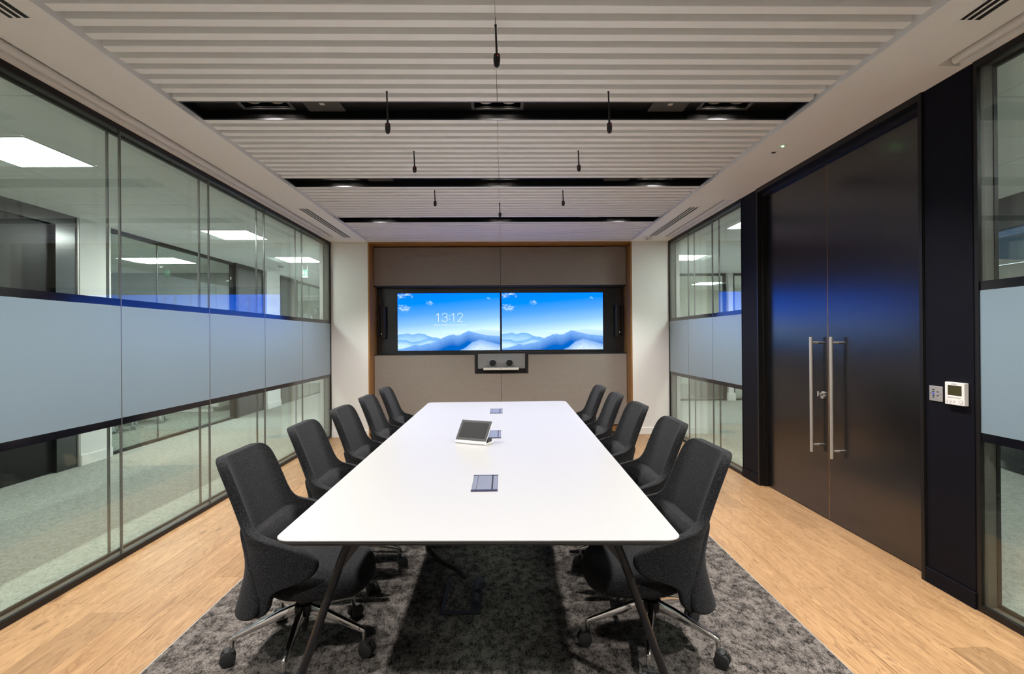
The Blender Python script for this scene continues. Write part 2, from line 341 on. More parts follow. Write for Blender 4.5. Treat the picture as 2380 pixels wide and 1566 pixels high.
# ---------------------------------------------------------------- floor with planks, inset carpet
CX0, CX1, CY0, CY1 = -1.517, 1.428, -0.9, 5.95
fl = st(obj('floor', MB().box(-2.56, 2.56, YB-0.1, 8.1, -0.06, -0.016), 'black'))
def planks(x0, x1, y0, y1, wd, ln, seed):
    rnd = random.Random(seed); n = max(1, round((x1-x0)/wd)); pw = (x1-x0)/n
    for i in range(n):
        y = y0 - rnd.random()*ln
        while y < y1:
            l = ln*(0.8+0.4*rnd.random()); a, b = max(y, y0), min(y+l, y1); y += l
            if b-a < 0.02: continue
            g = 0.0008
            m_ = MB().box(-pw/2+g, pw/2-g, -(b-a)/2+g, (b-a)/2-g, -0.015, 0.0)
            o = obj('plank', m_, 'plank', fl, 0.0012, 1); o.location = (x0+(i+0.5)*pw, (a+b)/2, 0)
planks(-2.50, CX0-0.004, YB, D, 0.19, 2.1, 1)
planks(CX1+0.004, 2.50, YB, D, 0.19, 2.1, 5)
planks(CX0-0.004, CX1+0.004, CY1+0.004, D+0.3, 0.19, 1.6, 3)
planks(CX0-0.004, CX1+0.004, YB, CY0-0.004, 0.19, 1.6, 4)
tag(obj('inset_carpet', MB().box(CX0, CX1, CY0, CY1, -0.015, 0.0), 'carpet'), 'grey mottled carpet set into the oak floor under the table', 'carpet')
obj('edge_strip', MB().box(CX0-0.004, CX0, CY0, CY1, -0.015, 0.0).box(CX1, CX1+0.004, CY0, CY1, -0.015, 0.0), 'alu', fl)

# ---------------------------------------------------------------- ceiling
OX0, OX1, OY0, OY1 = -1.891, 1.847, -0.9, 7.46
cm = MB()
BL0, BL1 = -2.384, -2.252          # blind pocket, left
BR0, BR1 = 2.226, 2.345            # blind pocket, right
T = 0.05
def slab(x0, x1, y0, y1): cm.box(x0, x1, y0, y1, H, H+T)
slab(XL-0.14, BL0, YB, D+0.01); slab(BL0, BL1, YB, -1.2); slab(BL0, BL1, 7.15, D+0.01); slab(BL1, OX0, YB, D+0.01)
slab(BR1, XR+0.14, YB, D+0.01); slab(BR0, BR1, 2.655, 5.27); slab(BR0, BR1, 7.2, D+0.01); slab(BR0, BR1, YB, -1.2); slab(OX1, BR0, YB, D+0.01)
slab(OX0, OX1, YB, OY0); slab(OX0, OX1, OY1, D+0.01)
cm.box(OX0-0.012, OX0, OY0, OY1, H+T, H+0.18).box(OX1, OX1+0.012, OY0, OY1, H+T, H+0.18).box(OX0, OX1, OY1, OY1+0.012, H+T, H+0.18).box(OX0, OX1, OY0-0.012, OY0, H+T, H+0.18)
cm.box(BL0-0.01, BL1+0.01, -1.3, 7.3, H+0.055, H+0.065).box(BL0-0.01, BL0, -1.2, 7.15, H+T, H+0.056).box(BL1, BL1+0.01, -1.2, 7.15, H+T, H+0.056)
cm.box(BR0-0.01, BR1+0.01, -1.3, 7.3, H+0.055, H+0.065).box(BR0-0.01, BR0, -1.2, 7.2, H+T, H+0.056).box(BR1, BR1+0.01, -1.2, 7.2, H+T, H+0.056)
cm.box(OX0-0.02, OX1+0.02, OY0-0.02, OY1+0.02, H+0.18, H+0.20)
ceil = st(obj('ceiling', cm, 'plaster'))
def blind(x0, x1, y0, y1, label):
    b = thing('roller_blind', label, 'blind', ((x0+x1)/2, (y0+y1)/2, H), 0, 'blind cassettes in the ceiling')
    l = (y1-y0)/2; hw = (x1-x0)/2; s = 1 if x0 < 0 else -1
    obj('roller', MB().cyl((-s*hw*0.45, -l, 0.026), (-s*hw*0.45, l, 0.026), 0.022, n=20), 'whiteplastic', b, smooth=True)
    obj('bottom_bar', MB().box(-hw*0.97 if s > 0 else hw*0.8, -hw*0.8 if s > 0 else hw*0.97, -l, l, 0.002, 0.03), 'whiteplastic', b, 0.003)
blind(BL0, BL1, -1.19, 7.14, 'long roller blind cassette in the ceiling above the left glass wall')
blind(BR0, BR1, -1.19, 2.645, 'roller blind cassette in the ceiling above the nearest right glass pane')
blind(BR0, BR1, 5.28, 7.19, 'short roller blind cassette in the ceiling above the far right glazing')

PITCH, SW, PER, Y0 = 1.463/14, 0.052, 1.463, 3.328
sl = thing('slatted_ceiling', 'white slatted acoustic ceiling of long cross battens over the table', 'ceiling panel', (0, 0, H))
SX0, SX1, SXM = -1.852, 1.807, -0.021
ml = MB().box(SX0-SXM, -0.0012, 0, SW, 0.0, 0.085).mesh('slat', 0.0012, 1); ml.materials.append(M['slat'])
mr = MB().box(0.0012, SX1-SXM, 0, SW, 0.0, 0.085).mesh('slat', 0.0012, 1); mr.materials.append(M['slat'])
troughs = []
for n in range(-3, 3):
    troughs.append(Y0 + n*PER)
    for k in range(12):
        y = Y0 + n*PER + k*PITCH
        if y < OY0+0.02 or y+SW > OY1: continue
        for me in (ml, mr):
            o = link('slat', me, None, sl); o.location = (SXM, y, 0.0)
ordn = {0: 'nearest', 1: 'second', 2: 'third'}
def spot(x, y, z, W_, parent, ang=118, blend=0.75):
    l = bpy.data.lights.new('lamp_light', 'SPOT'); l.energy = W_; l.color = WARM; l.spot_size = math.radians(ang); l.spot_blend = blend; l.shadow_soft_size = 0.045
    o = bpy.data.objects.new('lamp_light', l); C.objects.link(o); o.parent = parent; o.location = (x, y, z)
m_hous = MB().box(-0.16, -0.142, -0.085, 0.085, -0.006, 0.0).box(0.142, 0.16, -0.085, 0.085, -0.006, 0.0).box(-0.142, 0.142, -0.085, -0.067, -0.006, 0.0).box(-0.142, 0.142, 0.067, 0.085, -0.006, 0.0).mesh('trim')
m_can = MB().box(-0.146, -0.142, -0.07, 0.07, 0.0, 0.05).box(0.142, 0.146, -0.07, 0.07, 0.0, 0.05).box(-0.142, 0.142, -0.071, -0.067, 0.0, 0.05).box(-0.142, 0.142, 0.067, 0.071, 0.0, 0.05).box(-0.142, 0.142, -0.067, 0.067, 0.046, 0.05).mesh('housing')
m_lamp = MB().lathe([(0.018, 0.022), (0.024, 0.02), (0.024, 0.045)], n=20).mesh('lens')
m_ring = MB().lathe([(0.025, 0.022), (0.042, 0.012), (0.045, 0.012), (0.045, 0.045), (0.025, 0.045), (0.025, 0.022)], n=24).mesh('reflector', smooth=True)
m_spk = MB().box(-0.112, 0.112, -0.108, 0.108, -0.012, 0.0).mesh('grille', 0.004, 2)
TD = 0.055
for ti, y1 in enumerate(troughs):
    ya, yb = y1-0.2615+0.004, y1-0.004
    if yb < OY0+0.3: continue
    order = ti - troughs.index(Y0) if Y0 in troughs else ti
    vis = y1 > 2.5
    wh = {-2: 'above and behind the camera', -1: 'just above the camera', 0: 'nearest the camera', 1: 'in the middle of the ceiling', 2: 'nearest the display wall'}[order]
    t = thing('light_trough', 'black lighting trough across the slatted ceiling, the one %s' % wh, 'light trough', (SXM, (ya+yb)/2, H), 0, 'black lighting troughs')
    hw, hy = (SX1-SX0)/2-0.001, (yb-ya)/2
    tray = MB().box(-hw, hw, -hy, -hy+0.004, 0.0, TD).box(-hw, hw, hy-0.004, hy, 0.0, TD).box(-hw, -hw+0.004, -hy, hy, 0.0, TD).box(hw-0.004, hw, -hy, hy, 0.0, TD)
    # back plate with holes where the double downlights sit
    xs = [-1.404, 0.0, 1.404]; e = -hw
    for x in xs: tray.box(e, x-0.145, -hy, hy, TD, TD+0.004); e = x+0.145
    tray.box(e, hw, -hy, hy, TD, TD+0.004)
    for x in xs: tray.box(x-0.145, x+0.145, -hy, -0.07, TD, TD+0.004).box(x-0.145, x+0.145, 0.07, hy, TD, TD+0.004)
    obj('tray', tray, 'trough', t)
    obj('edge_frame', MB().box(-hw, hw, -hy-0.003, -hy+0.006, -0.001, 0.006).box(-hw, hw, hy-0.006, hy+0.003, -0.001, 0.006).box(-hw-0.001, -hw+0.006, -hy, hy, -0.001, 0.006).box(hw-0.006, hw+0.001, -hy, hy, -0.001, 0.006), 'troughframe', t)
    for side, x in (('left', -1.404), ('centre', 0.0), ('right', 1.404)):
        d = thing('double_downlight', 'twin-lamp recessed downlight at the %s of the trough %s' % (side, wh), 'downlight', (SXM+x, (ya+yb)/2+0.01, H+TD), 0, 'twin downlights in the ceiling troughs')
        link('trim', m_hous, 'troughframe', d); link('housing', m_can, 'trough', d)
        for lx in (-0.07, 0.07):
            r = link('reflector', m_ring, 'lamp_ring', d); r.location = (lx, 0, 0)
            q = link('lens', m_lamp, 'lampglow', d); q.location = (lx, 0, 0)
        spot(0, 0, 0.004, (0.55 if side == 'centre' else 3.1)*SPOT_W*(1.3 if y1 < 1 else (0.9 if y1 < 2.5 else 1.0)), d)
    for side, x in (('left', -1.053), ('right', 1.053)):
        s = thing('ceiling_speaker', 'square dark speaker grille on the %s of the trough %s' % (side, wh), 'speaker', (SXM+x, (ya+yb)/2, H+TD), 0, 'square grilles in the ceiling troughs')
        link('grille', m_spk, 'spk', s); obj('badge', MB().box(-0.014, 0.014, -0.014, 0.014, -0.0135, -0.012), 'alu', s)

# hanging microphones
mics = [(-0.02, 2.316, 2.568, 'nearest the camera on the centre line'), (-0.631, 2.942, 2.519, 'left of the pair below the nearest trough'), (0.601, 2.939, 2.52, 'right of the pair below the nearest trough'),
        (-0.637, 3.877, 2.596, 'left of the pair in front of the middle trough'), (0.566, 3.871, 2.601, 'right of the pair in front of the middle trough'), (-0.618, 4.908, 2.607, 'left of the pair behind the middle trough'),
        (0.572, 4.917, 2.61, 'right of the pair behind the middle trough'), (-0.02, 5.421, 2.622, 'farthest away on the centre line')]
for x, y, zb, wh in mics:
    h = H-zb
    m = thing('hanging_microphone', 'black hanging gooseneck microphone, %s' % wh, 'microphone', (x, y, H), 0, 'microphones hanging from the slats')
    hl = 0.058 if y < 3 else 0.045
    pts = spline([(0, 0, 0.03), (0.0, 0, 0.0), (0.002, 0, -h*0.35), (0.004, 0, -(h-hl))], 6)
    obj('stem', MB().tube(pts, [0.0042 + 0.0018*(i/len(pts))**4 + (0.002 if i < 7 else 0) for i in range(len(pts))], 10), 'rubber', m, smooth=True)
    obj('head', MB().lathe([(0.004, 0), (0.013, -0.001), (0.0145, -0.012), (0.015, -hl*0.5), (0.012, -hl*0.85), (0.006, -hl*0.985), (0.001, -hl)], (0.004, 0, -(h-hl)+0.002), 18), 'rubber', m, smooth=True)
    obj('indicator', MB().box(0.006, 0.0095, -0.0165, -0.0138, -(h-hl)-0.013, -(h-hl)-0.0105), 'led_red', m)

def vent(x, y0, y1, label):
    v = thing('slot_diffuser', label, 'air vent', (x, (y0+y1)/2, H), 0, 'linear air diffusers')
    l = (y1-y0)/2
    obj('flange', MB().box(-0.062, 0.062, -l-0.02, -l, -0.003, 0.0).box(-0.062, 0.062, l, l+0.02, -0.003, 0.0).box(-0.062, -0.043, -l, l, -0.003, 0.0).box(0.043, 0.062, -l, l, -0.003, 0.0).box(-0.026, -0.013, -l, l, -0.003, 0.0).box(0.008, 0.021, -l, l, -0.003, 0.0), 'plaster', v)
    for i, xx in enumerate((-0.0345, -0.0025, 0.032)): obj('slot', MB().box(xx-0.0085 if i < 2 else xx-0.011, xx+0.0085 if i < 2 else xx+0.011, -l, l, -0.0042, 0.0), 'black', v)
vent(-2.075, 5.575, 7.15, 'white three-slot air diffuser in the left ceiling border near the back wall')
vent(2.04, 5.56, 7.10, 'white three-slot air diffuser in the right ceiling border near the back wall')
vent(-2.03, 0.7, 2.27, 'white three-slot air diffuser cut by the top left corner of the photo')
vent(2.04, 0.7, 2.26, 'white three-slot air diffuser at the top right, above the nearest glass')
s = thing('emergency_light', 'small round emergency light with a lit green lamp in the ceiling', 'sensor', (2.032, 3.778, H)); obj('ring', MB().lathe([(0.001, -0.002), (0.028, -0.002), (0.03, 0.0)], n=24), 'whiteplastic', s); obj('lamp', MB().lathe([(0.001, -0.008), (0.006, -0.006), (0.008, -0.002)], n=14), 'led_green', s)
s = thing('ceiling_sensor', 'small round sensor with a dark eye in the ceiling by the double door', 'sensor', (2.033, 3.911, H)); obj('ring', MB().lathe([(0.001, -0.002), (0.028, -0.002), (0.03, 0.0)], n=24), 'whiteplastic', s); obj('eye', MB().lathe([(0.001, -0.005), (0.012, -0.004), (0.016, -0.002)], n=14), 'black', s)
s = thing('smoke_detector', 'white domed smoke detector on the ceiling by the far right corner', 'smoke detector', (2.01, 7.215, H)); obj('base', MB().lathe([(0.055, 0.0), (0.056, -0.012), (0.05, -0.016)], n=28), 'whiteplastic', s); obj('dome', MB().lathe([(0.048, -0.016), (0.04, -0.034), (0.022, -0.042), (0.001, -0.043)], n=28), 'whiteplastic', s, smooth=True)
for a in (0.6, 2.2, 4.0): obj('vent_hole', MB().box(0.034*math.cos(a)-0.006, 0.034*math.cos(a)+0.006, 0.034*math.sin(a)-0.005, 0.034*math.sin(a)+0.005, -0.04, -0.03), 'black', s)

# ---------------------------------------------------------------- back wall with oak niche
FX0, FX1 = -1.897, 1.854     # outer oak edge
IX0, IX1 = -1.876, 1.831     # inner faces of the lining
IZ = 2.735
bw = MB().box(XL-0.16, FX0, D, D+0.6, -0.06, H+0.05).box(FX1, XR+0.16, D, D+0.6, -0.06, H+0.05).box(FX0, FX1, D+0.56, D+0.6, -0.06, H+0.05).box(FX0, FX1, D, D+0.6, H-0.001, H+0.05)
st(obj('wall_back', bw, 'wallwhite'))
st(obj('baseboard_left', MB().box(XL, FX0, D-0.012, D, 0.0, 0.095), 'wallwhite', None, 0.002)); st(obj('baseboard_right', MB().box(FX1, XR, D-0.012, D, 0.0, 0.095), 'wallwhite', None, 0.002))
tr = st(obj('trim_1', MB().box(FX0, IX0, D-0.004, D+0.5, 0.0, IZ), 'oak'))
obj('lining_side', MB().box(IX1, FX1, D-0.004, D+0.5, 0.0, IZ), 'oak', tr); obj('lining_head', MB().box(FX0, FX1, D-0.004, D+0.5, IZ, H-0.002), 'oakh', tr)
obj('plinth', MB().box(IX0, IX1, D+0.26, D+0.29, 0.0, 0.1), 'oakh', tr)
PD, BD, DD = D+0.24, D+0.43, D+0.40
PX0, PX1, PXM = IX0+0.006, IX1-0.004, -0.022
def fpanel(x0, x1, z0, z1, label, notch=None):
    if notch is None: mb = MB().box(x0, x1, PD, PD+0.03, z0, z1)
    else:
        n0, n1, nz = notch
        pts = [(x0, z0), (x1, z0), (x1, z1), (n1, z1), (n1, nz), (n0, nz), (n0, z1), (x0, z1)] if x0 < n0 < n1 < x1 else ([(x0, z0), (x1, z0), (x1, nz), (n0, nz), (n0, z1), (x0, z1)] if n1 >= x1 else [(x0, z0), (x1, z0), (x1, z1), (n1, z1), (n1, nz), (x0, nz)])
        mb = MB().prism(pts, 0, 0.03)
        mb.v = [(x, PD+z, y) for x, y, z in mb.v]
    tag(obj('fabric_panel', mb, 'weave', None, 0.003), label, 'wall panel', 'fabric acoustic panels in the oak niche')
ZU0, ZU1, ZL0, ZL1 = 2.160, 2.722, 0.105, 1.143
NX0, NX1, NZ = -0.408, 0.376, 0.868
fpanel(PX0, PXM-0.002, ZU0, ZU1, 'taupe woven panel above the left display'); fpanel(PXM+0.002, PX1, ZU0, ZU1, 'taupe woven panel above the right display')
fpanel(PX0, PXM-0.002, ZL0, ZL1, 'tall taupe woven panel below the left display', (NX0, PXM, NZ)); fpanel(PXM+0.002, PX1, ZL0, ZL1, 'tall taupe woven panel below the right display', (PXM, NX1, NZ))
bb = thing('display_backboard', 'black recessed backboard behind the two displays', 'backboard', (PXM, BD, 1.0))
obj('board', MB().box(IX0-PXM+0.001, IX1-PXM-0.001, 0, 0.03, ZL1-1.15, ZU0-0.9), 'navy', bb)
obj('soffit', MB().box(IX0-PXM+0.001, IX1-PXM-0.001, PD-BD, 0.0, ZU0-1.0-0.012, ZU0-1.0-0.001), 'black', bb)
obj('ledge', MB().box(IX0-PXM+0.001, NX0-PXM, PD-BD, 0.0, ZL1-1.0+0.001, ZL1-1.0+0.012).box(NX1-PXM, IX1-PXM-0.001, PD-BD, 0.0, ZL1-1.0+0.001, ZL1-1.0+0.012), 'black', bb)
def display(x0, x1, z0, z1, label, name='wall_display'):
    d = thing(name, label, 'display', ((x0+x1)/2, DD, z0), 0, 'wall displays')
    hw, hh = (x1-x0)/2, z1-z0; b = 0.011
    obj('casing', MB().box(-hw-b, hw+b, 0.004, 0.028, -b-0.004, hh+b), 'black', d, 0.002)
    obj('bezel', MB().box(-hw-b, -hw, 0, 0.004, -b-0.004, hh+b).box(hw, hw+b, 0, 0.004, -b-0.004, hh+b).box(-hw, hw, 0, 0.004, hh, hh+b).box(-hw, hw, 0, 0.004, -b-0.004, 0), 'black', d)
    obj('screen', MB().box(-hw, hw, 0.001, 0.0035, 0, hh), 'screen', d); return d
d1 = display(-1.561, -0.034, 1.207, 2.061, 'left wall display showing a mountain landscape and the time 13:12')
d2 = display(-0.008, 1.511, 1.207, 2.061, 'right wall display showing only a blue mountain landscape')
# 13:12 as thin strokes
def stroke(pts, wd):
    mb = MB(); y = -0.0008
    for (a, b), (c, d) in zip(pts, pts[1:]):
        dx, dz = c-a, d-b; l = math.hypot(dx, dz); nx, nz = -dz/l*wd/2, dx/l*wd/2
        ex, ez = dx/l*wd*0.3, dz/l*wd*0.3
        i = len(mb.v); mb.v += [(a+nx-ex, y, b+nz-ez), (a-nx-ex, y, b-nz-ez), (c-nx+ex, y, d-nz+ez), (c+nx+ex, y, d+nz+ez)]; mb.f.append((i, i+1, i+2, i+3))
    return mb
def arc(cx, cz, rx, rz, a0, a1, n=18): return [(cx+rx*math.cos(math.radians(a0+(a1-a0)*i/n)), cz+rz*math.sin(math.radians(a0+(a1-a0)*i/n))) for i in range(n+1)]
sc_u = 1.527/2265.0
def su(px, py): return ((px-35)*sc_u-0.7635, (1325-py)*0.854/1260.0)
glyphs = [[su(888, 545), su(938, 510), su(938, 690)], [su(1228, 545), su(1276, 510), su(1276, 690)]]
c3u = su(1075, 548); c3l = su(1075, 640); rx, rz = 54*sc_u, 45*0.854/1260
glyphs.append(arc(c3u[0], c3u[1], rx, rz*1.02, 165, -90)); glyphs.append(arc(c3l[0], c3l[1], rx*1.12, rz*1.12, 90, -165))
c2 = su(1415, 552); glyphs.append(arc(c2[0], c2[1], 55*sc_u, 50*0.854/1260, 170, -35) + [su(1362, 688), su(1466, 688)])
ck = MB()
for g in glyphs:
    q = stroke(g, 0.0075); i = len(ck.v); ck.v += q.v; ck.f += [tuple(i+k for k in f) for f in q.f]
for px, py in ((1182, 560), (1182, 634)):
    a, b = su(px, py); i = len(ck.v); ck.v += [(a-0.0065, -0.0008, b-0.0065), (a+0.0065, -0.0008, b-0.0065), (a+0.0065, -0.0008, b+0.0065), (a-0.0065, -0.0008, b+0.0065)]; ck.f.append((i, i+1, i+2, i+3))
obj('clock_digits', ck, 'text_white', d1)
tx, tz = su(1200, 765)
text_mesh('room_name', 'Hemel UK Mayfair Board Room Video', 0.030, 'text_white', d1, Matrix.Translation((tx, -0.0008, tz)) @ Matrix.Rotation(PI/2, 4, 'X'))
px_, pz_ = su(855, 765); obj('location_pin', stroke(arc(px_, pz_+0.004, 0.005, 0.005, 0, 360, 10), 0.004), 'text_white', d1)

# camera unit in the notch
cu = thing('video_camera_bar', 'grey faceted twin-camera video unit set below the displays', 'video camera', (PXM, PD, NZ))
w2 = (NX1-NX0)/2; cxm = (NX0+NX1)/2-PXM; zt = ZL1-NZ+0.012
obj('housing', MB().box(cxm-w2+0.002, cxm-w2+0.036, -0.004, 0.17, 0.002, zt).box(cxm+w2-0.036, cxm+w2-0.002, -0.004, 0.17, 0.002, zt).box(cxm-w2+0.036, cxm+w2-0.036, -0.004, 0.17, 0.002, 0.02).box(cxm-w2+0.036, cxm+w2-0.036, 0.03, 0.17, 0.02, zt), 'black', cu, 0.001)
fx0, fx1, fz0, fz1 = cxm-w2+0.044, cxm+w2-0.044, 0.07, zt+0.002
fa = MB(); yf = 0.012
ctr = [(-0.123, 0.155), (0.121, 0.155)]
P_ = [(fx0, fz0), ((fx0+fx1)/2, fz0), (fx1, fz0), (fx1, fz1), ((fx0+fx1)/2, fz1), (fx0, fz1), (ctr[0][0], ctr[0][1]), (ctr[1][0], ctr[1][1])]
dp = [0, 0.006, 0, 0, 0.010, 0, -0.018, -0.018]
fa.v = [(x, yf+d_, z) for (x, z), d_ in zip(P_, dp)]
fa.f = [(0, 1, 6), (1, 7, 6), (1, 2, 7), (2, 3, 7), (3, 4, 7), (4, 6, 7), (4, 5, 6), (5, 0, 6)]
obj('facet_cover', fa, 'fascia', cu)
for x, z in ctr:
    lo = obj('camera_lens', MB().cyl((x, -0.035, z), (x, 0.01, z), 0.047, 0.047, 28), 'black', cu, 0.004, 2, True)
    obj('lens_ring', MB().rings([[(x+r*math.cos(2*PI*i/28), y, z+r*math.sin(2*PI*i/28)) for i in range(28)] for r, y in ((0.048, -0.036), (0.053, -0.03), (0.053, 0.0), (0.048, 0.0))], False), 'greyplastic', lo, smooth=True)
    obj('lens_stem', MB().box(x-0.018, x+0.018, -0.02, 0.01, 0.062, z-0.04), 'greyplastic', lo, 0.003)
obj('speaker_bar', MB().box(-0.258, 0.258, -0.05, 0.006, 0.052, 0.086), 'whiteplastic', cu, 0.004)
obj('logo_mark', MB().box(-0.012, 0.012, -0.0506, -0.05, 0.066, 0.074), 'greyplastic', cu)
def sidespk(x, z0, z1, label, s):
    t = thing('column_speaker', label, 'speaker', (x, BD, z0), 0, 'slim column speakers')
    obj('body', MB().prism([(-0.03, 0), (-0.05, -0.03), (-0.045, -0.075), (-0.02, -0.095), (0.02, -0.095), (0.045, -0.075), (0.05, -0.03), (0.03, 0)], 0, z1-z0), 'black', t, 0.006, 2, True)
    obj('end_cap', MB().prism([(-0.02, -0.01), (-0.04, -0.03), (-0.036, -0.07), (0.036, -0.07), (0.04, -0.03), (0.02, -0.01)], z1-z0, z1-z0+0.006), 'black', t)
    obj('indicator', MB().box(-0.006-s*0.012, 0.004-s*0.012, -0.0965, -0.0945, 0.065, 0.073), 'led_white', t)
sidespk(-1.775, 1.39, 1.865, 'slim black column speaker left of the displays', 1); sidespk(1.735, 1.395, 1.87, 'slim black column speaker right of the displays', -1)

# ---------------------------------------------------------------- glazed partitions
def partition(root, s, X, y0, y1, joints, far_jamb, near_jamb):
    """s=+1: left wall (outside is -x); s=-1: right wall (outside is +x)"""
    o = lambda d: X - s*d
    def bx(mb, d0, d1, *r): a, b = sorted((o(d0), o(d1))); return mb.box(a, b, *r)
    fr = MB()
    bx(fr, 0.0, 0.022, y0, y1, 0.0, 0.034); bx(fr, 0.022, 0.10, y0, y1, 0.0, 0.012); bx(fr, 0.085, 0.105, y0, y1, 0.0, 0.034)
    bx(fr, 0.0, 0.022, y0, y1, H-0.036, H); bx(fr, 0.022, 0.10, y0, y1, H-0.012, H); bx(fr, 0.085, 0.105, y0, y1, H-0.036, H)
    if far_jamb: bx(fr, 0.0, 0.022, y1-0.02, y1, 0.034, H-0.036); bx(fr, 0.085, 0.105, y1-0.02, y1, 0.034, H-0.036)
    if near_jamb: bx(fr, 0.0, 0.022, y0, y0+0.02, 0.034, H-0.036); bx(fr, 0.085, 0.105, y0, y0+0.02, 0.034, H-0.036)
    obj('glazing_frame', fr, 'frame', root)
    jm = MB()
    bx(jm, 0.022, 0.085, y0, y1, 0.012, 0.018); bx(jm, 0.022, 0.085, y0, y1, H-0.018, H-0.012)
    if far_jamb: bx(jm, 0.022, 0.085, y1-0.016, y1-0.004, 0.018, H-0.018)
    if near_jamb: bx(jm, 0.022, 0.085, y0+0.004, y0+0.016, 0.018, H-0.018)
    obj('inner_jamb', jm, 'jamb', root)
    ys = [y0] + sorted(joints) + [y1]
    for a, b in zip(ys, ys[1:]):
        g = 0.004
        for d0, d1 in ((0.008, 0.018), (0.086, 0.096)):
            p = MB(); bx(p, d0, d1, a+g, b-g, 0.02, H-0.02); po = obj('pane', p, 'glass', root)
            if d0 < 0.05:
                f = MB(); bx(f, 0.0065, 0.0078, a+g, b-g, 0.896, 1.606); obj('frosted_film', f, 'frost', po)
                for z0, z1 in ((0.853, 0.8955), (1.6065, 1.651)):
                    f = MB(); bx(f, 0.0062, 0.0078, a+g, b-g, z0, z1); obj('dark_stripe', f, 'stripe', po)
    for y in joints:
        for d0, d1, dy in ((0.006, 0.02, 0.0), (0.084, 0.098, 0.0)):
            f = MB(); bx(f, d0, d1, y+dy-0.0045, y+dy+0.0045, 0.02, H-0.02); obj('joint_seal', f, 'seal', root)
wl = st(link('wall_left', None)); partition(wl, 1, XL, YB, D, [3.412-1.0185*k for k in range(1, 5)] + [3.412, 4.43, 5.451, 6.467], True, True)
wr = st(link('wall_right', None)); partition(wr, -1, XR, 5.222, D, [5.968, 6.749], True, False)
partition(wr, -1, XR, YB, 2.62, [1.6, 0.58, -0.44], True, True)
# pilasters
def pil(y0, y1):
    obj('pilaster_panel', MB().box(XR+0.004, XR+0.1, y0+0.012, y1-0.006, 0.086, H), 'pilaster', wr, 0.001)
    obj('pilaster_kick', MB().box(XR-0.008, XR+0.1, y0+0.003, y1-0.004, 0.0, 0.083), 'pilaster', wr, 0.0015)
    obj('pilaster_edge', MB().box(XR, XR+0.11, y1-0.005, y1, 0.0, H).box(XR, XR+0.11, y0, y0+0.002, 0.0, H), 'frame', wr)
pil(4.892, 5.222); pil(2.622, 2.945)
st(obj('wall_front', MB().box(XL-0.16, XR+0.16, YB-0.1, YB, -0.06, H+0.05), 'wallwhite'))

# double door
DX = 2.443
dr = st(obj('door_1', MB().box(XR-0.006, XR+0.1, 4.868, 4.892, 0.0, H).box(XR-0.006, XR+0.1, 2.945, 2.97, 0.0, H).box(XR-0.006, XR+0.1, 2.97, 4.868, H-0.04, H).box(DX-0.03, XR+0.11, 2.97, 3.0, 0.0, H-0.04).box(DX-0.03, XR+0.11, 4.845, 4.868, 0.0, H-0.04).box(DX-0.03, XR+0.11, 3.0, 4.845, H-0.075, H-0.04), 'frame'))
SE = 3.93
def leaf(y0, y1, hy, sgn):
    lf = obj('door_leaf', MB().box(DX, DX+0.045, y0, y1, 0.006, H-0.045), 'navy', dr, 0.001)
    e = y1-0.0012 if sgn > 0 else y0
    obj('edge_lipping', MB().box(DX+0.0005, DX+0.045, (y0-0.0012) if sgn > 0 else y1, y0 if sgn > 0 else y1+0.0012, 0.006, H-0.045), 'oak', lf)
    h = obj('pull_handle', MB().cyl((DX-0.055, hy, 0.49), (DX-0.055, hy, 1.377), 0.0125, n=20), 'alu', lf, 0.001, 1, True)
    for z in (0.545, 1.333): obj('handle_post', MB().cyl((DX-0.055, hy, z), (DX, hy, z), 0.009, n=14), 'alu', h, smooth=True)
    return lf
l1 = leaf(SE+0.003, 4.844, 4.055, 1); leaf(3.001, SE-0.003, 3.804, -1)
lk = obj('lock_cylinder', MB().cyl((DX-0.012, 3.99, 0.925), (DX, 3.99, 0.925), 0.02, n=20).cyl((DX-0.012, 3.99, 0.945), (DX, 3.99, 0.945), 0.016, n=20), 'alu', l1, smooth=True)
obj('thumb_turn', MB().box(DX-0.045, DX-0.036, 3.985, 3.997, 0.925, 0.962).box(DX-0.04, DX-0.012, 3.987, 3.995, 0.935, 0.95), 'alu', lk, 0.002)

# wall controls on the near pilaster
kp = thing('switch_plate', 'small brushed steel scene switch plate with black buttons beside the thermostat', 'switch', (XR+0.004, 2.866, 1.022))
obj('plate', MB().box(-0.005, 0.0, -0.0445, 0.0445, 0.0, 0.083), 'alu', kp, 0.002)
for i in range(5): obj('button', MB().box(-0.0062, -0.005, 0.009, 0.022, 0.0605-i*0.0105, 0.0645-i*0.0105), 'led_blue' if i == 2 else 'black', kp)
for z in (0.05, 0.029): obj('button', MB().box(-0.0062, -0.005, -0.021, -0.008, z, z+0.004), 'black', kp)
for y in (0.031, -0.031): obj('screw', MB().cyl((-0.0064, y, 0.0415), (-0.005, y, 0.0415), 0.003, n=10), 'chrome', kp)
th = thing('thermostat', 'white wall thermostat with an olive screen and buttons by the near glass', 'thermostat', (XR+0.004, 2.724, 1.018))
obj('body', MB().box(-0.024, 0.0, -0.06, 0.06, 0.0, 0.118), 'whiteplastic', th, 0.003)
obj('lcd_screen', MB().box(-0.0248, -0.024, -0.042, 0.038, 0.052, 0.1), 'lcd', th); obj('lcd_border', MB().box(-0.0245, -0.024, -0.044, 0.04, 0.05, 0.102), 'black', th)
for i in range(4): obj('button', MB().box(-0.026, -0.024, 0.025-i*0.0215, 0.042-i*0.0215, 0.039, 0.0445), 'whiteplastic', th, 0.0008, 1)
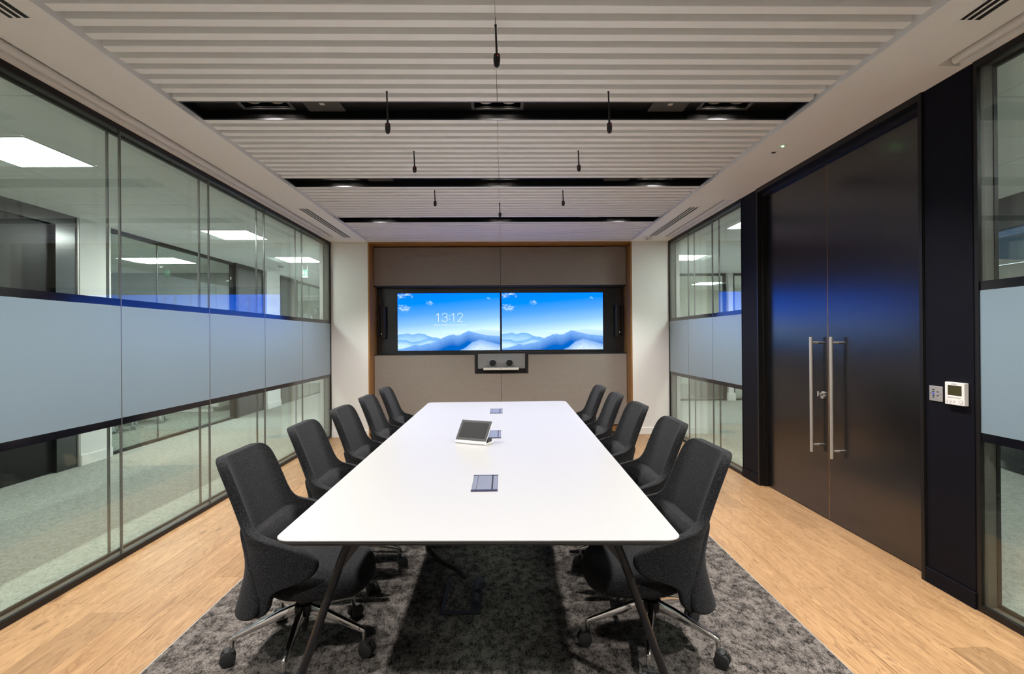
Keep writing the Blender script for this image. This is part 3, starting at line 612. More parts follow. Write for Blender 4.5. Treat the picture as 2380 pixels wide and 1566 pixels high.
for i, (y, r) in enumerate(((0.045, 0.006), (0.025, 0.006), (0.004, 0.006), (-0.041, 0.010))): obj('round_button', MB().cyl((-0.0252, y, 0.019), (-0.024, y, 0.019), r, n=18), 'greyplastic', th); obj('round_button', MB().cyl((-0.0256, y, 0.019), (-0.0252, y, 0.019), r*0.8, n=18), 'whiteplastic', th)
obj('status_led', MB().box(-0.0246, -0.024, -0.042, -0.039, 0.033, 0.035), 'led_green', th)
text_mesh('maker_name', 'LOSSNAY', 0.0085, 'text_dark', th, Matrix.Translation((-0.0244, 0.0, 0.109)) @ Matrix.Rotation(-PI/2, 4, 'Z') @ Matrix.Rotation(PI/2, 4, 'X'))

# ---------------------------------------------------------------- table
def round_poly(P, r, n=8):
    out = []; m = len(P)
    for i in range(m):
        p = Vector(P[i]); a = (Vector(P[i-1])-p).normalized(); b = (Vector(P[(i+1) % m])-p).normalized()
        ang = a.angle(b); d = r/math.tan(ang/2); c = p + (a+b).normalized()*(r/math.sin(ang/2)); s_, e_ = p+a*d, p+b*d
        a0 = math.atan2((s_-c).y, (s_-c).x); a1 = math.atan2((e_-c).y, (e_-c).x); da = (a1-a0+PI) % (2*PI)-PI
        out += [(c.x+r*math.cos(a0+da*k/n), c.y+r*math.sin(a0+da*k/n)) for k in range(n+1)]
    return out
TP = [(-0.746, 1.715), (0.572, 1.672), (0.640, 5.395), (-0.750, 5.365)]
tb = thing('conference_table', 'long white conference table with a thin black edge on splayed black legs', 'table', (0, 0, 0))
ol = round_poly(TP, 0.055); cx_, cy_ = -0.07, 3.53
ins = lambda k: [(cx_+(x-cx_)*(1-k*1.5), cy_+(y-cy_)*(1-k*0.55)) for x, y in ol]
obj('tabletop', MB().prism(ol, 0.7355, 0.740), 'tablewhite', tb, 0.001, 1)
obj('edge_band', MB().rings([[(x, y, 0.7353) for x, y in ins(0.002)], [(x, y, 0.728) for x, y in ins(0.002)], [(x, y, 0.716) for x, y in ins(0.018)]]), 'tableedge', tb)
obj('under_frame', MB().box(-0.60, -0.54, 2.0, 5.1, 0.67, 0.715).box(0.40, 0.46, 2.0, 5.1, 0.67, 0.715).box(-0.54, 0.40, 2.0, 2.06, 0.67, 0.715).box(-0.54, 0.40, 3.5, 3.56, 0.67, 0.715).box(-0.54, 0.40, 5.04, 5.1, 0.67, 0.715), 'tableframe', tb)
def leg(xt, xf, y, s):
    # splayed round leg with a triangular gusset bracing it to the underside of the top
    sg = s
    rim = spline([(xt+sg*0.0-sg*0.07, y, 0.708), (xt-sg*0.02, y, 0.704), (xt+sg*0.004, y, 0.672), (xt+(xf-xt)*0.2, y, 0.54), (xt+(xf-xt)*0.6, y, 0.275), (xf, y, 0.014)], 6)
    lo = obj('leg', MB().tube(rim, [0.011]*6+[0.0155]*(len(rim)-6), 14), 'legblack', tb, smooth=True)
    m2 = MB().prism([(xt+sg*0.19, 0.716), (xt-sg*0.01, 0.716), (xt+sg*0.004, 0.68), (xt+(xf-xt)*0.26+sg*0.004, 0.50), (xt+(xf-xt)*0.2+sg*0.03, 0.56), (xt+sg*0.06, 0.655)], y-0.008, y+0.008); m2.v = [(a, c, b) for a, b, c in m2.v]
    obj('gusset', m2, 'tableframe', lo)
    obj('foot', MB().box(xf-0.025, xf+0.025, y-0.025, y+0.025, 0.0, 0.014), 'legblack', lo, 0.003)
for y in (1.97, 4.98): leg(-0.565, -0.80, y, 1); leg(0.405, 0.635, y, -1)
for x in (-0.62, 0.45): obj('edge_clip', MB().box(x-0.014, x+0.014, 1.80, 1.83, 0.703, 0.716), 'brass', tb, 0.002)
# power modules
for (x0, x1, y0, y1, wh) in ((-0.138, -0.025, 2.23, 2.49, 'nearest the camera'), (-0.104, -0.014, 3.41, 3.68, 'beside the touch panel'), (-0.114, -0.004, 4.54, 4.82, 'at the far end of the table')):
    p = thing('table_power_module', 'flush blue-grey hinged power module in the tabletop, %s' % wh, 'power module', (x0, y0, 0.740), 0, 'power modules in the tabletop'); W_, D_ = x1-x0, y1-y0
    obj('tray', MB().box(0.001, W_-0.001, 0.001, D_-0.001, 0.0002, 0.001), 'black', p)
    obj('lid', MB().box(W_*0.2, W_*0.76, 0.022, D_-0.014, 0.001, 0.004), 'bluegrey', p, 0.0008, 1)
    obj('side_strip', MB().box(0.002, W_*0.185, 0.022, D_-0.014, 0.001, 0.003), 'bluegrey', p); obj('side_strip', MB().box(W_*0.82, W_-0.002, 0.022, D_-0.014, 0.001, 0.003), 'bluegrey', p)
    obj('end_bar', MB().box(0, W_, 0, 0.02, 0.0002, 0.004), 'darknavy', p); obj('end_bar', MB().box(0, W_, D_-0.012, D_, 0.0002, 0.004), 'darknavy', p)
# touch panel: front base edge from (-0.296,3.274) to (-0.107,3.183)
tp = thing('touch_panel', 'tilted black touch control panel on a white wedge stand, on the white table', 'touch panel', (-0.2015, 3.2285, 0.740), math.atan2(-0.091, 0.189))
hw = 0.105; ang = math.radians(52); cs, sn = math.cos(ang), math.sin(ang); Lp = 0.158
def tilt(x, a, t): return (x, a*cs - t*sn, a*sn + t*cs)   # along the slope, and out of its face
def slabt(x0, x1, a0, a1, t0, t1): return MB().hull8([tilt(x0, a0, t0), tilt(x1, a0, t0), tilt(x1, a1, t0), tilt(x0, a1, t0), tilt(x0, a0, t1), tilt(x1, a0, t1), tilt(x1, a1, t1), tilt(x0, a1, t1)])
st0 = obj('stand', MB().hull8([(-hw, 0.0, 0.0015), (hw, 0.0, 0.0015), (hw, 0.115, 0.0015), (-hw, 0.115, 0.0015), (-hw, 0.0, 0.006), (hw, 0.0, 0.006), (hw, 0.115, 0.006), (-hw, 0.115, 0.006)]), 'whiteplastic', tp)
obj('body', slabt(-hw, hw, 0.004, Lp, 0.0, 0.008), 'whiteplastic', tp, 0.0015)
obj('glass_front', slabt(-hw, hw, 0.022, Lp+0.001, 0.008, 0.0105), 'rubber', tp); obj('screen', slabt(-hw+0.014, hw-0.014, 0.038, Lp-0.014, 0.0105, 0.011), 'tpscreen', tp)
obj('foot_block', MB().box(-hw*0.6, hw*0.9, 0.05, 0.108, 0.006, 0.03), 'black', tp, 0.003)
text_mesh('maker_name', 'AMX', 0.009, 'text_dark', tp, Matrix.Translation(tilt(-hw+0.016, 0.014, 0.0085)) @ Matrix.Rotation(ang, 4, 'X'))
# floor box and conduit
fb = thing('floor_box', 'black open floor socket box frame in the carpet under the table', 'floor box', (-0.325, 2.66, 0.0))
obj('frame', MB().box(0, 0.022, 0.02, 0.38, 0.0, 0.006).box(0, 0.205, 0, 0.03, 0.0, 0.006).box(0.15, 0.205, 0.03, 0.4, 0.0, 0.006), 'black', fb, 0.0015)
obj('lid_carpet', MB().box(0.022, 0.15, 0.03, 0.39, 0.0, 0.004), 'carpet', fb)
for y in (0.1, 0.24): obj('socket_cover', MB().hull8([(0.16, y, 0.006), (0.195, y, 0.006), (0.195, y+0.1, 0.006), (0.16, y+0.1, 0.006), (0.168, y+0.01, 0.022), (0.19, y, 0.016), (0.19, y+0.08, 0.016), (0.168, y+0.09, 0.022)]), 'black', fb)
cd = obj('cable_conduit', MB().tube(spline([(-0.215, 3.03, 0.022), (-0.235, 3.03, 0.03), (-0.266, 3.02, 0.07), (-0.342, 2.93, 0.15), (-0.373, 2.72, 0.29), (-0.362, 2.53, 0.40), (-0.335, 2.42, 0.52), (-0.33, 2.42, 0.70)], 8), 0.0135, 12), 'rubber', smooth=True)
tag(cd, 'thick black cable conduit curving from the floor box up under the table', 'cable')
for pts, r, lb in (([(-0.15, 2.3, 0.70), (-0.145, 2.31, 0.60), (-0.115, 2.31, 0.555), (-0.075, 2.31, 0.58), (-0.06, 2.3, 0.70)], 0.004, 'thin black cable loop hanging under the near power module'), ([(-0.05, 2.35, 0.70), (-0.03, 2.35, 0.58), (0.0, 2.35, 0.552), (0.04, 2.35, 0.57), (0.07, 2.35, 0.70)], 0.007, 'thicker black cable loop hanging under the table centre')):
    tag(obj('cable_loop', MB().tube(spline(pts, 8), r, 8), 'rubber', smooth=True), lb, 'cable')

# ---------------------------------------------------------------- chairs
def plan(s, x0=-0.14):
    # arc-length walk of the U-shaped shell in plan: straight across the back, turning forward into the arms
    a = abs(s); x, y, n = x0, 0.0, 40; ds = a/n
    for i in range(n):
        t = (i+0.5)*ds; k = min(1, max(0, (t-0.10)/0.25)); th_ = math.radians(94)*(k*k*(3-2*k)); x += math.sin(th_)*ds; y += math.cos(th_)*ds
    return x, math.copysign(y, s)
def plan_n(s):
    a = abs(s); k = min(1, max(0, (a-0.10)/0.25)); th_ = math.radians(94)*(k*k*(3-2*k))
    return -math.cos(th_), math.copysign(math.sin(th_), s)      # outward
SH = [(0.272, .255), (0.285, .285), (0.31, .302), (0.34, .308), (0.37, .315), (0.388, .332), (0.402, .37), (0.416, .42), (0.432, .460), (0.455, .485), (0.48, .492), (0.503, .487), (0.520, .470), (0.534, .442), (0.548, .405), (0.563, .365), (0.578, .325), (0.592, .288), (0.604, .256), (0.62, .236), (0.645, .224), (0.68, .218), (0.74, .216), (0.80, .213), (0.845, .208), (0.868, .200), (0.884, .186), (0.893, .165), (0.897, .14)]
def lean(z): return 0.125*max(0, (z-0.55)/0.345)**1.12
def lumbar(z, s):
    f = max(0, 1-(abs(s)/0.215)**4) if abs(s) < 0.215 else 0
    if z > 0.588: b = 0.0
    elif z > 0.578: b = -0.004+0.028*(0.588-z)/0.010
    else: b = 0.024+0.036*math.sin(min(1, (0.578-z)/0.16)*PI/2)
    return b*f
def bake(name, mb, mods, smooth=True):
    me = mb.mesh(name); t = bpy.data.objects.new('tmp', me); C.objects.link(t)
    for ty, kw in mods:
        m = t.modifiers.new(ty, ty)
        for k, v in kw.items(): setattr(m, k, v)
    dg = bpy.context.evaluated_depsgraph_get(); out = bpy.data.meshes.new_from_object(t.evaluated_get(dg)); bpy.data.objects.remove(t); out.name = name
    for p in out.polygons: p.use_smooth = smooth
    return out
def sheet(rows, fn, nc):
    mb = MB()
    for z, S in rows:
        for c in range(nc+1): mb.v.append(fn(-S+2*S*c/nc, z))
    for r in range(len(rows)-1):
        for c in range(nc): i = r*(nc+1)+c; mb.f.append((i, i+1, i+nc+2, i+nc+1))
    return mb
def solid(rows, fn, fo, nc):
    a = sheet(rows, fn, nc); b = sheet(rows, fo, nc); n = len(a.v); mb = MB(); mb.v = a.v+b.v; mb.f = a.f + [tuple(n+i for i in reversed(f)) for f in b.f]
    R_ = len(rows); w_ = nc+1
    ed = [(r*w_, (r+1)*w_) for r in range(R_-1)] + [((r+1)*w_+nc, r*w_+nc) for r in range(R_-1)] + [(c+1, c) for c in range(nc)] + [((R_-1)*w_+c, (R_-1)*w_+c+1) for c in range(nc)]
    mb.f += [(i, j, n+j, n+i) for i, j in ed]; return mb
zs = []
for (a, b), (c, d) in zip(SH, SH[1:]):
    zs.append((a, b))
    if c-a > 0.03: zs.append(((a+c)/2, (b+d)/2))
zs.append(SH[-1])
zs = sorted(zs + [(0.589, interp(0.589, SH)), (0.585, interp(0.585, SH)), (0.5745, interp(0.5745, SH))])
def inner(s, z):
    x, y = plan(s); return (x-lean(z)+lumbar(z, s), y, z)
def outer(s, z, t=0.042):
    x, y = plan(s); nx, ny = plan_n(s); return (x-lean(z)+nx*t, y+ny*t, z-0.004)
m_shell = bake('shell', solid(zs, inner, outer, 36), [('SUBSURF', dict(levels=2, render_levels=2))])
BP = [(0.258, .20), (0.264, .245), (0.28, .272), (0.31, .282), (0.36, .276), (0.42, .255), (0.48, .235), (0.54, .212), (0.585, .19), (0.605, .15)]
def flare(z):
    k = min(1, max(0, (0.44-z)/0.17)); return 0.034*k*k - 0.016*math.exp(-((z-0.46)/0.06)**2)
def bpi(s, z): x, y = plan(s); nx, ny = plan_n(s); d = 0.030; return (x-lean(z)+nx*(d+flare(z)), y+ny*(d+0.3*flare(z)), z)
def bpo(s, z): x, y = plan(s); nx, ny = plan_n(s); d = 0.056; return (x-lean(z)+nx*(d+flare(z)), y+ny*(d+0.3*flare(z)), z)
m_bpan = bake('back_cover', solid(BP, bpi, bpo, 20), [('SUBSURF', dict(levels=2, render_levels=2))])
def seat_mesh():
    mb = MB(); n = 40; rings = []
    for k, z in ((0.02, .428), (.45, .427), (.75, .420), (.90, .408), (.975, .388), (1.0, .360), (.985, .335), (.93, .315), (.75, .300), (.4, .295), (.02, .295)):
        r = []
        for i in range(n):
            a = 2*PI*i/n; ca, sa = math.cos(a), math.sin(a); p = 2.5
            rad = (abs(ca)**p + abs(sa)**p)**(-1/p)
            x = 0.085+0.225*k*rad*ca; y = 0.248*k*rad*sa
            r.append((x, y, z-0.03*max(0, (x-0.12)/0.19)**2))
        rings.append(r)
    mb.rings(rings); return bake('seat', mb, [('SUBSURF', dict(levels=1, render_levels=1))])
m_seat = seat_mesh()
m_hub = MB().lathe([(0.026, 0.205), (0.042, 0.20), (0.044, 0.172), (0.036, 0.152), (0.02, 0.148)], n=24).mesh('hub', smooth=True)
m_col = MB().lathe([(0.024, 0.29), (0.024, 0.16)], n=18).lathe([(0.02, 0.16), (0.02, 0.115), (0.014, 0.11), (0.012, 0.075)], n=18).mesh('column', smooth=True)
m_plate = MB().box(-0.09, 0.09, -0.07, 0.07, 0.268, 0.3).mesh('seat_plate', 0.01, 2)
def arm_mesh():
    mb = MB(); rs = []
    for r, z, h, w_ in ((0.035, 0.182, 0.042, 0.034), (0.10, 0.170, 0.036, 0.032), (0.20, 0.140, 0.026, 0.027), (0.27, 0.117, 0.021, 0.023), (0.295, 0.108, 0.018, 0.02)):
        rs.append([(r, -w_/2, z-h/2), (r, w_/2, z-h/2), (r, w_/2*0.75, z+h/2), (r, -w_/2*0.75, z+h/2)])
    mb.rings(rs); return mb
m_arm = arm_mesh(); m_arm.cyl((0.29, 0, 0.112), (0.29, 0, 0.062), 0.010, n=12); m_arm = m_arm.mesh('base_arm', 0.003, 2, True)
m_cast = MB().cyl((0.305, -0.026, 0.031), (0.305, -0.006, 0.031), 0.031, n=22).cyl((0.305, 0.006, 0.031), (0.305, 0.026, 0.031), 0.031, n=22).cyl((0.305, -0.006, 0.031), (0.305, 0.006, 0.031), 0.018, n=12).box(0.28, 0.318, -0.024, 0.024, 0.045, 0.066).mesh('caster', 0.003, 2, True)
for me, mt in ((m_shell, 'felt'), (m_bpan, 'felt'), (m_seat, 'felt'), (m_hub, 'rubber'), (m_col, 'rubber'), (m_plate, 'black'), (m_arm, 'chrome'), (m_cast, 'rubber')): me.materials.append(M[mt])
def chair(x, y, rz, base, label, group='felt swivel chairs around the table'):
    c = thing('swivel_chair', label, 'chair', (x, y, 0), rz, group)
    for nm, me in (('backrest', m_shell), ('back_cover', m_bpan), ('seat', m_seat), ('seat_plate', m_plate), ('hub', m_hub), ('column', m_col)): link(nm, me, None, c)
    for k in range(5):
        a = math.radians(base+72*k)-rz
        o = link('base_arm', m_arm, None, c); o.rotation_euler = (0, 0, a); q = link('caster', m_cast, None, o)
        q.rotation_euler = (0, 0, 0)
    return c
nth = ['nearest the camera', 'second from the camera', 'third from the camera', 'fourth from the camera', 'farthest, by the display wall']
for i, (x, y) in enumerate(((-0.900, 2.40), (-0.907, 3.14), (-0.90, 3.85), (-0.905, 4.59), (-0.916, 5.35))):
    chair(x, y, math.radians((0, 1, -1, 0, 1)[i]), (-13, 20, 4, 30, 50)[i], 'charcoal felt swivel chair on the left of the table, %s' % nth[i])
for i, (x, y) in enumerate(((0.665, 2.385), (0.743, 3.125), (0.734, 3.90), (0.726, 4.62), (0.714, 5.34))):
    chair(x, y, PI+math.radians((2, 0, 1, -1, 0)[i]), (36, 22, 50, 10, 33)[i], 'charcoal felt swivel chair on the right of the table, %s' % nth[i])

# ---------------------------------------------------------------- corridor and rooms beyond the left glass
CZ = 2.755
st(obj('floor_corridor', MB().box(-4.85, XL-0.10, -4.0, 17.0, -0.06, -0.002), 'carpet2'))
st(obj('floor_left_room', MB().box(-10.0, -4.85, -4.0, 17.0, -0.06, -0.003), 'carpet3'))
tile_l = {}
def tiles(root, x0, x1, y0, y1, sx, sy, z, nm='tile'):
    nx, ny = math.ceil((x1-x0)/sx-1e-6), math.ceil((y1-y0)/sy-1e-6)
    if (sx, sy) not in tile_l:
        me = MB().box(0.005, sx-0.005, 0.005, sy-0.005, 0, 0.02).mesh('ceiling_tile', 0.003, 1); me.materials.append(M['tile']); tile_l[(sx, sy)] = me
    for i in range(nx):
        for j in range(ny): o = link('ceiling_tile', tile_l[(sx, sy)], None, root); o.location = (x0+i*sx, y0+j*sy, z)
ck_ = st(obj('ceiling_corridor', MB().box(-10.0, XL-0.11, -4.0, 17.0, CZ+0.022, CZ+0.06).box(-2.59, XL-0.105, -4.0, 17.0, CZ, CZ+0.02).box(-4.75, -4.39, -4, 17, CZ, CZ+0.02), 'tile'))
tiles(ck_, -4.39, -2.59, 0.6, 15.0, 0.6, 1.2, CZ)
tiles(ck_, -9.55, -4.75, 6.0, 12.0, 1.2, 1.2, CZ)
def lpanel(x, y, label, sx=0.56, sy=0.6, z=CZ):
    p = thing('ceiling_light', label, 'ceiling light', (x, y, z), 0, 'square ceiling light panels outside the room')
    obj('rim', MB().box(-sx/2-0.015, -sx/2, -sy/2-0.015, sy/2+0.015, -0.006, 0).box(sx/2, sx/2+0.015, -sy/2-0.015, sy/2+0.015, -0.006, 0).box(-sx/2, sx/2, -sy/2-0.015, -sy/2, -0.006, 0).box(-sx/2, sx/2, sy/2, sy/2+0.015, -0.006, 0), 'whiteplastic', p)
    obj('diffuser', MB().box(-sx/2, sx/2, -sy/2, sy/2, -0.004, -0.001), 'panelglow', p)
lpanel(-3.47, 3.9, 'large bright ceiling light at the far left behind the glass'); lpanel(-3.47, 6.96, 'bright ceiling light in the middle of the left corridor'); lpanel(-3.48, 9.14, 'bright ceiling light at the far end of the left corridor')
lpanel(-3.47, 0.9, 'corridor ceiling light outside the left edge of the photo'); lpanel(-3.48, 12.6, 'corridor ceiling light beyond the exit sign')
lpanel(-5.85, 9.17, 'ceiling light inside the glazed meeting room across the corridor', 0.84, 0.65); lpanel(-5.85, 7.0, 'second ceiling light inside the meeting room across the corridor'); lpanel(-6.4, 14.2, 'ceiling light in the far room with the window')
# far side of the corridor
WX = -4.70
fs = st(obj('wall_corridor', MB().box(WX-0.08, WX+0.02, 5.952, 6.42, 0, CZ), 'wallwhite')); st(obj('wall_pillar', MB().box(WX-0.3, WX+0.02, 10.62, 11.24, 0, CZ), 'wallwhite')); st(obj('wall_corridor_near', MB().box(WX-0.1, WX, -4.0, 1.99, 0, CZ), 'wallwhite'))
obj('corridor_skirting', MB().box(WX+0.02, WX+0.034, 5.95, 6.42, 0, 0.12).box(WX+0.02, WX+0.034, 10.61, 11.25, 0, 0.12), 'wallwhite', fs, 0.003)
lf = thing('lift_surround', 'large dark glossy panelled opening across the corridor at the far left', 'wall panel', (WX, 4.0, 0)); obj('panel', MB().box(-0.10, -0.05, -2.0, 1.93, 0, CZ), 'glosspanel', lf); obj('jamb', MB().box(-0.1, 0.015, 1.93, 1.95, 0, CZ), 'alu', lf); obj('jamb_panel', MB().box(-0.05, 0.0, 1.66, 1.93, 0, CZ), 'navy', lf); obj('head', MB().box(-0.05, 0.0, -2.0, 1.66, 2.62, CZ), 'navy', lf)
def shopfront(name, y0, y1, joints, label):
    g = thing(name, label, 'glass partition', (WX-0.08, y0, 0), 0)
    obj('frame', MB().box(-0.03, 0.03, 0, y1-y0, 0, 0.03).box(-0.03, 0.03, 0, y1-y0, CZ-0.045, CZ).box(-0.03, 0.03, 0, 0.03, 0.03, CZ-0.045).box(-0.03, 0.03, y1-y0-0.03, y1-y0, 0.03, CZ-0.045), 'frame', g)
    ys = [0.03] + [j-y0 for j in joints] + [y1-y0-0.03]
    for a, b in zip(ys, ys[1:]): obj('pane', MB().box(-0.006, 0.006, a+0.003, b-0.003, 0.03, CZ-0.045), 'glass2', g)
    for j in joints: obj('joint_seal', MB().box(-0.008, 0.008, j-y0-0.004, j-y0+0.004, 0.03, CZ-0.045), 'seal', g)
shopfront('glass_partition', 6.43, 9.45, [7.42, 8.42], 'black framed glass front of the meeting room across the corridor')
shopfront('glass_partition', 12.3, 15.5, [13.2, 14.2], 'black framed glass front of the far room with the window')
def ddoor(y0, y1, label, hinge):
    d = thing('corridor_door', label, 'door', (WX-0.06, y0, 0)); obj('leaf', MB().box(-0.03, 0.02, 0.09, y1-y0-0.06, 0.004, CZ-0.06), 'darkdoor', d, 0.002)
    obj('frame', MB().box(-0.05, 0.05, 0, 0.09, 0, CZ).box(-0.05, 0.05, y1-y0-0.06, y1-y0, 0, CZ).box(-0.05, 0.05, 0.09, y1-y0-0.06, CZ-0.06, CZ), 'frame', d, 0.002)
    obj('lever', MB().box(0.02, 0.06, hinge, hinge+0.016, 1.0, 1.016).box(0.05, 0.062, hinge-0.1, hinge+0.016, 1.0, 1.016), 'alu', d)
ddoor(9.46, 10.61, 'dark grey corridor door left of the white pillar', 0.95); ddoor(11.25, 12.29, 'dark grey corridor door right of the white pillar', 0.85)
# meeting room across the corridor
st(obj('wall_left_room', MB().box(-10.0, -4.80, 10.9, 11.0, 0, CZ).box(-10.1, -10.0, -4.0, 17.0, 0, CZ), 'greywall'))
for i in range(5): tag(obj('wall_lining_panel', MB().box(-9.9+i*1.02, -9.9+i*1.02+1.012, 10.88, 10.9, 0.1, CZ-0.01), 'greywall', None, 0.002), ['grey wall panel at the far end of the meeting room, leftmost', 'grey wall panel, second from the left in the meeting room', 'grey wall panel, third from the left in the meeting room', 'grey wall panel, fourth from the left in the meeting room', 'grey wall panel nearest the glass in the meeting room'][i], 'wall panel', 'grey panels in the meeting room')
cb = thing('storage_cabinet', 'low white cabinet at the end of the meeting room across the corridor', 'cabinet', (-6.0, 10.55, 0))
obj('body', MB().box(-0.85, 0.5, -0.2, 0.2, 0.09, 0.72), 'whiteplastic', cb, 0.003); obj('plinth', MB().box(-0.85, 0.38, -0.18, 0.18, 0, 0.09), 'whiteplastic', cb)
for i in range(3): obj('door', MB().box(-0.84+i*0.445, -0.84+i*0.445+0.44, -0.215, -0.2, 0.11, 0.7), 'whiteplastic', cb, 0.002)
m_arm2 = m_arm.copy(); m_arm2.materials.clear(); m_arm2.materials.append(M['whiteplastic'])
m_cast2 = m_cast.copy(); m_cast2.materials.clear(); m_cast2.materials.append(M['greyplastic'])
for (x, y, b, lb) in ((-6.05, 8.25, 10, 'office chair with a white base in the meeting room, nearer one'), (-6.05, 9.1, 40, 'office chair with a white base in the meeting room, farther one')):
    c = thing('office_chair', lb, 'chair', (x, y, 0), 0.3, 'chairs in the meeting room')
    for nm, me in (('backrest', m_shell), ('seat', m_seat), ('column', m_col)): link(nm, me, None, c)
    for k in range(5):
        o = link('base_arm', m_arm2, None, c); o.rotation_euler = (0, 0, math.radians(b+72*k)); link('caster', m_cast2, None, o)
def smoke(x, y, label):
    s = thing('smoke_detector', label, 'smoke detector', (x, y, CZ), 0, 'smoke detectors outside the room'); obj('base', MB().lathe([(0.06, 0.0), (0.06, -0.02), (0.05, -0.025)], n=20), 'whiteplastic', s); obj('cage', MB().lathe([(0.042, -0.025), (0.042, -0.045), (0.03, -0.05), (0.001, -0.05)], n=20), 'whiteplastic', s); obj('grille', MB().lathe([(0.0425, -0.03), (0.0425, -0.04)], n=20), 'black', s)
smoke(-6.2, 9.75, 'smoke detector on the meeting room ceiling across the corridor'); smoke(-4.07, 9.83, 'smoke detector on the corridor ceiling by the exit sign')
ex = thing('exit_sign', 'hanging green emergency exit sign in the corridor', 'sign', (-3.55, 9.6, 2.53)); ex.scale = (0.72, 0.72, 0.85); obj('plate', MB().box(-0.07, 0.07, -0.004, 0.004, 0, 0.13), 'exitgreen', ex); obj('arrow', MB().box(-0.055, -0.015, -0.0055, -0.004, 0.03, 0.1), 'whiteplastic', ex); obj('running_figure', MB().prism([(0.005, 0.02), (0.02, 0.05), (0.015, 0.08), (0.035, 0.1), (0.05, 0.075), (0.04, 0.05), (0.05, 0.02), (0.035, 0.02), (0.028, 0.045), (0.018, 0.02)], 0.004, 0.0055), 'whiteplastic', ex)
for v_ in ex.children[-1].data.vertices: v_.co = (v_.co.x, -v_.co.z, v_.co.y)
obj('hanger', MB().box(-0.06, -0.056, -0.002, 0.002, 0.13, CZ-2.53).box(0.056, 0.06, -0.002, 0.002, 0.13, CZ-2.53), 'alu', ex); obj('lamp_bar', MB().box(-0.075, 0.075, -0.015, 0.015, -0.03, 0.0), 'whiteplastic', ex)
# far window wall and tree outside
st(obj('wall_far_left', MB().box(-10.0, -7.6, 17.0, 17.1, 0, CZ).box(-5.72, -2.4, 17.0, 17.1, 0, CZ).box(-7.6, -5.72, 17.0, 17.1, 0, 0.75).box(-7.6, -5.72, 17.0, 17.1, 2.68, CZ).box(-7.0, -4.9, 12.0, 12.1, 0, CZ), 'wallwhite'))
wn = st(obj('window_1', MB().box(-7.6, -7.55, 17.0, 17.08, 0.75, 2.68).box(-5.77, -5.72, 17.0, 17.08, 0.75, 2.68).box(-7.55, -5.77, 17.0, 17.08, 0.75, 0.8).box(-7.55, -5.77, 17.0, 17.08, 2.63, 2.68), 'whiteplastic')); obj('pane', MB().box(-7.55, -5.77, 17.035, 17.045, 0.8, 2.63), 'glass2', wn)
gl = st(obj('ground_outside', MB().box(-30, 10, 17.1, 60, -3.1, -3.0), 'leaf'))
tree = thing('bare_tree', 'bare branching tree outside the far window', 'tree', (-9.6, 27.0, -3.0))
tm = MB(); lv = MB(); rt = random.Random(11)
def branch(p, d, l, r, depth):
    q = p + d*l; tm.cyl(p, q, r, r*0.7, 6)
    if depth == 0:
        for _ in range(3):
            c = q + Vector((rt.uniform(-.3, .3), rt.uniform(-.3, .3), rt.uniform(-.3, .3))); e = Vector((rt.uniform(-1, 1), rt.uniform(-1, 1), rt.uniform(-1, 1))).normalized()*0.07; f = e.cross(Vector((0.3, 0.5, 0.8))).normalized()*0.05
            i = len(lv.v); lv.v += [tuple(c+e), tuple(c+f), tuple(c-e), tuple(c-f)]; lv.f.append((i, i+1, i+2, i+3))
        return
    for k in range(3 if depth > 1 else 4):
        nd = (d + Vector((rt.uniform(-.8, .8), rt.uniform(-.8, .8), rt.uniform(-.1, .75)))).normalized(); branch(q, nd, l*rt.uniform(.6, .85), r*0.62, depth-1)
branch(Vector((0, 0, 0)), Vector((0.05, 0, 1)), 2.3, 0.15, 6)
obj('branches', tm, 'bark', tree); fo = obj('twigs_and_buds', lv, 'leaf', tree); fo['kind'] = 'stuff'

# ---------------------------------------------------------------- open office beyond the right glass
st(obj('floor_office', MB().box(XR+0.10, 10.0, -4.0, 17.0, -0.06, -0.002), 'carpet2'))
cr_ = st(obj('ceiling_office', MB().box(XR+0.11, 10.0, -4.0, 17.0, CZ+0.022, CZ+0.06).box(XR+0.105, 2.84, -4.0, 17.0, CZ, CZ+0.02), 'tile'))
tiles(cr_, 2.84, 8.84, 0.0, 16.8, 1.2, 0.6, CZ)
lpanel(3.14, 6.36, 'ceiling light cut off behind the dark pilaster at right'); lpanel(3.15, 9.1, 'bright ceiling light seen low through the far right glazing'); lpanel(5.27, 13.55, 'ceiling light inside the white far room at right'); lpanel(4.4, 2.4, 'office ceiling light outside the right edge of the photo'); lpanel(6.2, 10.2, 'office ceiling light hidden behind the double door')
lpanel(3.2, 1.2, 'office ceiling light beside the nearest right glass')
for nm_, b_ in (('wall_office', (3.0, 10.0, 15.6, 15.7)), ('wall_office_side', (3.52, 3.60, 11.5, 15.6)), ('wall_office_far', (6.7, 6.8, 11.5, 15.6)), ('wall_office_right', (9.9, 10.0, -4, 15.6)), ('wall_office_return', (2.5, 3.6, 11.46, 11.5))): st(obj(nm_, MB().box(*b_, 0, CZ), 'wallwhite'))
g = thing('glass_partition', 'black framed glass front of the white room at far right', 'glass partition', (3.6, 11.42, 0))
obj('frame', MB().box(0, 1.26, -0.03, 0.03, 0, 0.04).box(0, 1.26, -0.03, 0.03, CZ-0.05, CZ).box(1.2, 1.26, -0.03, 0.03, 0.04, CZ-0.05).box(1.40, 3.0, -0.03, 0.03, 0, 0.04).box(1.40, 3.0, -0.03, 0.03, CZ-0.05, CZ).box(1.40, 1.44, -0.03, 0.03, 0.04, CZ-0.05), 'frame', g)
for a, b in ((0.0, 0.55), (0.56, 1.2), (1.44, 2.2), (2.21, 3.0)): obj('pane', MB().box(a, b, -0.006, 0.006, 0.04, CZ-0.05), 'glass2', g)
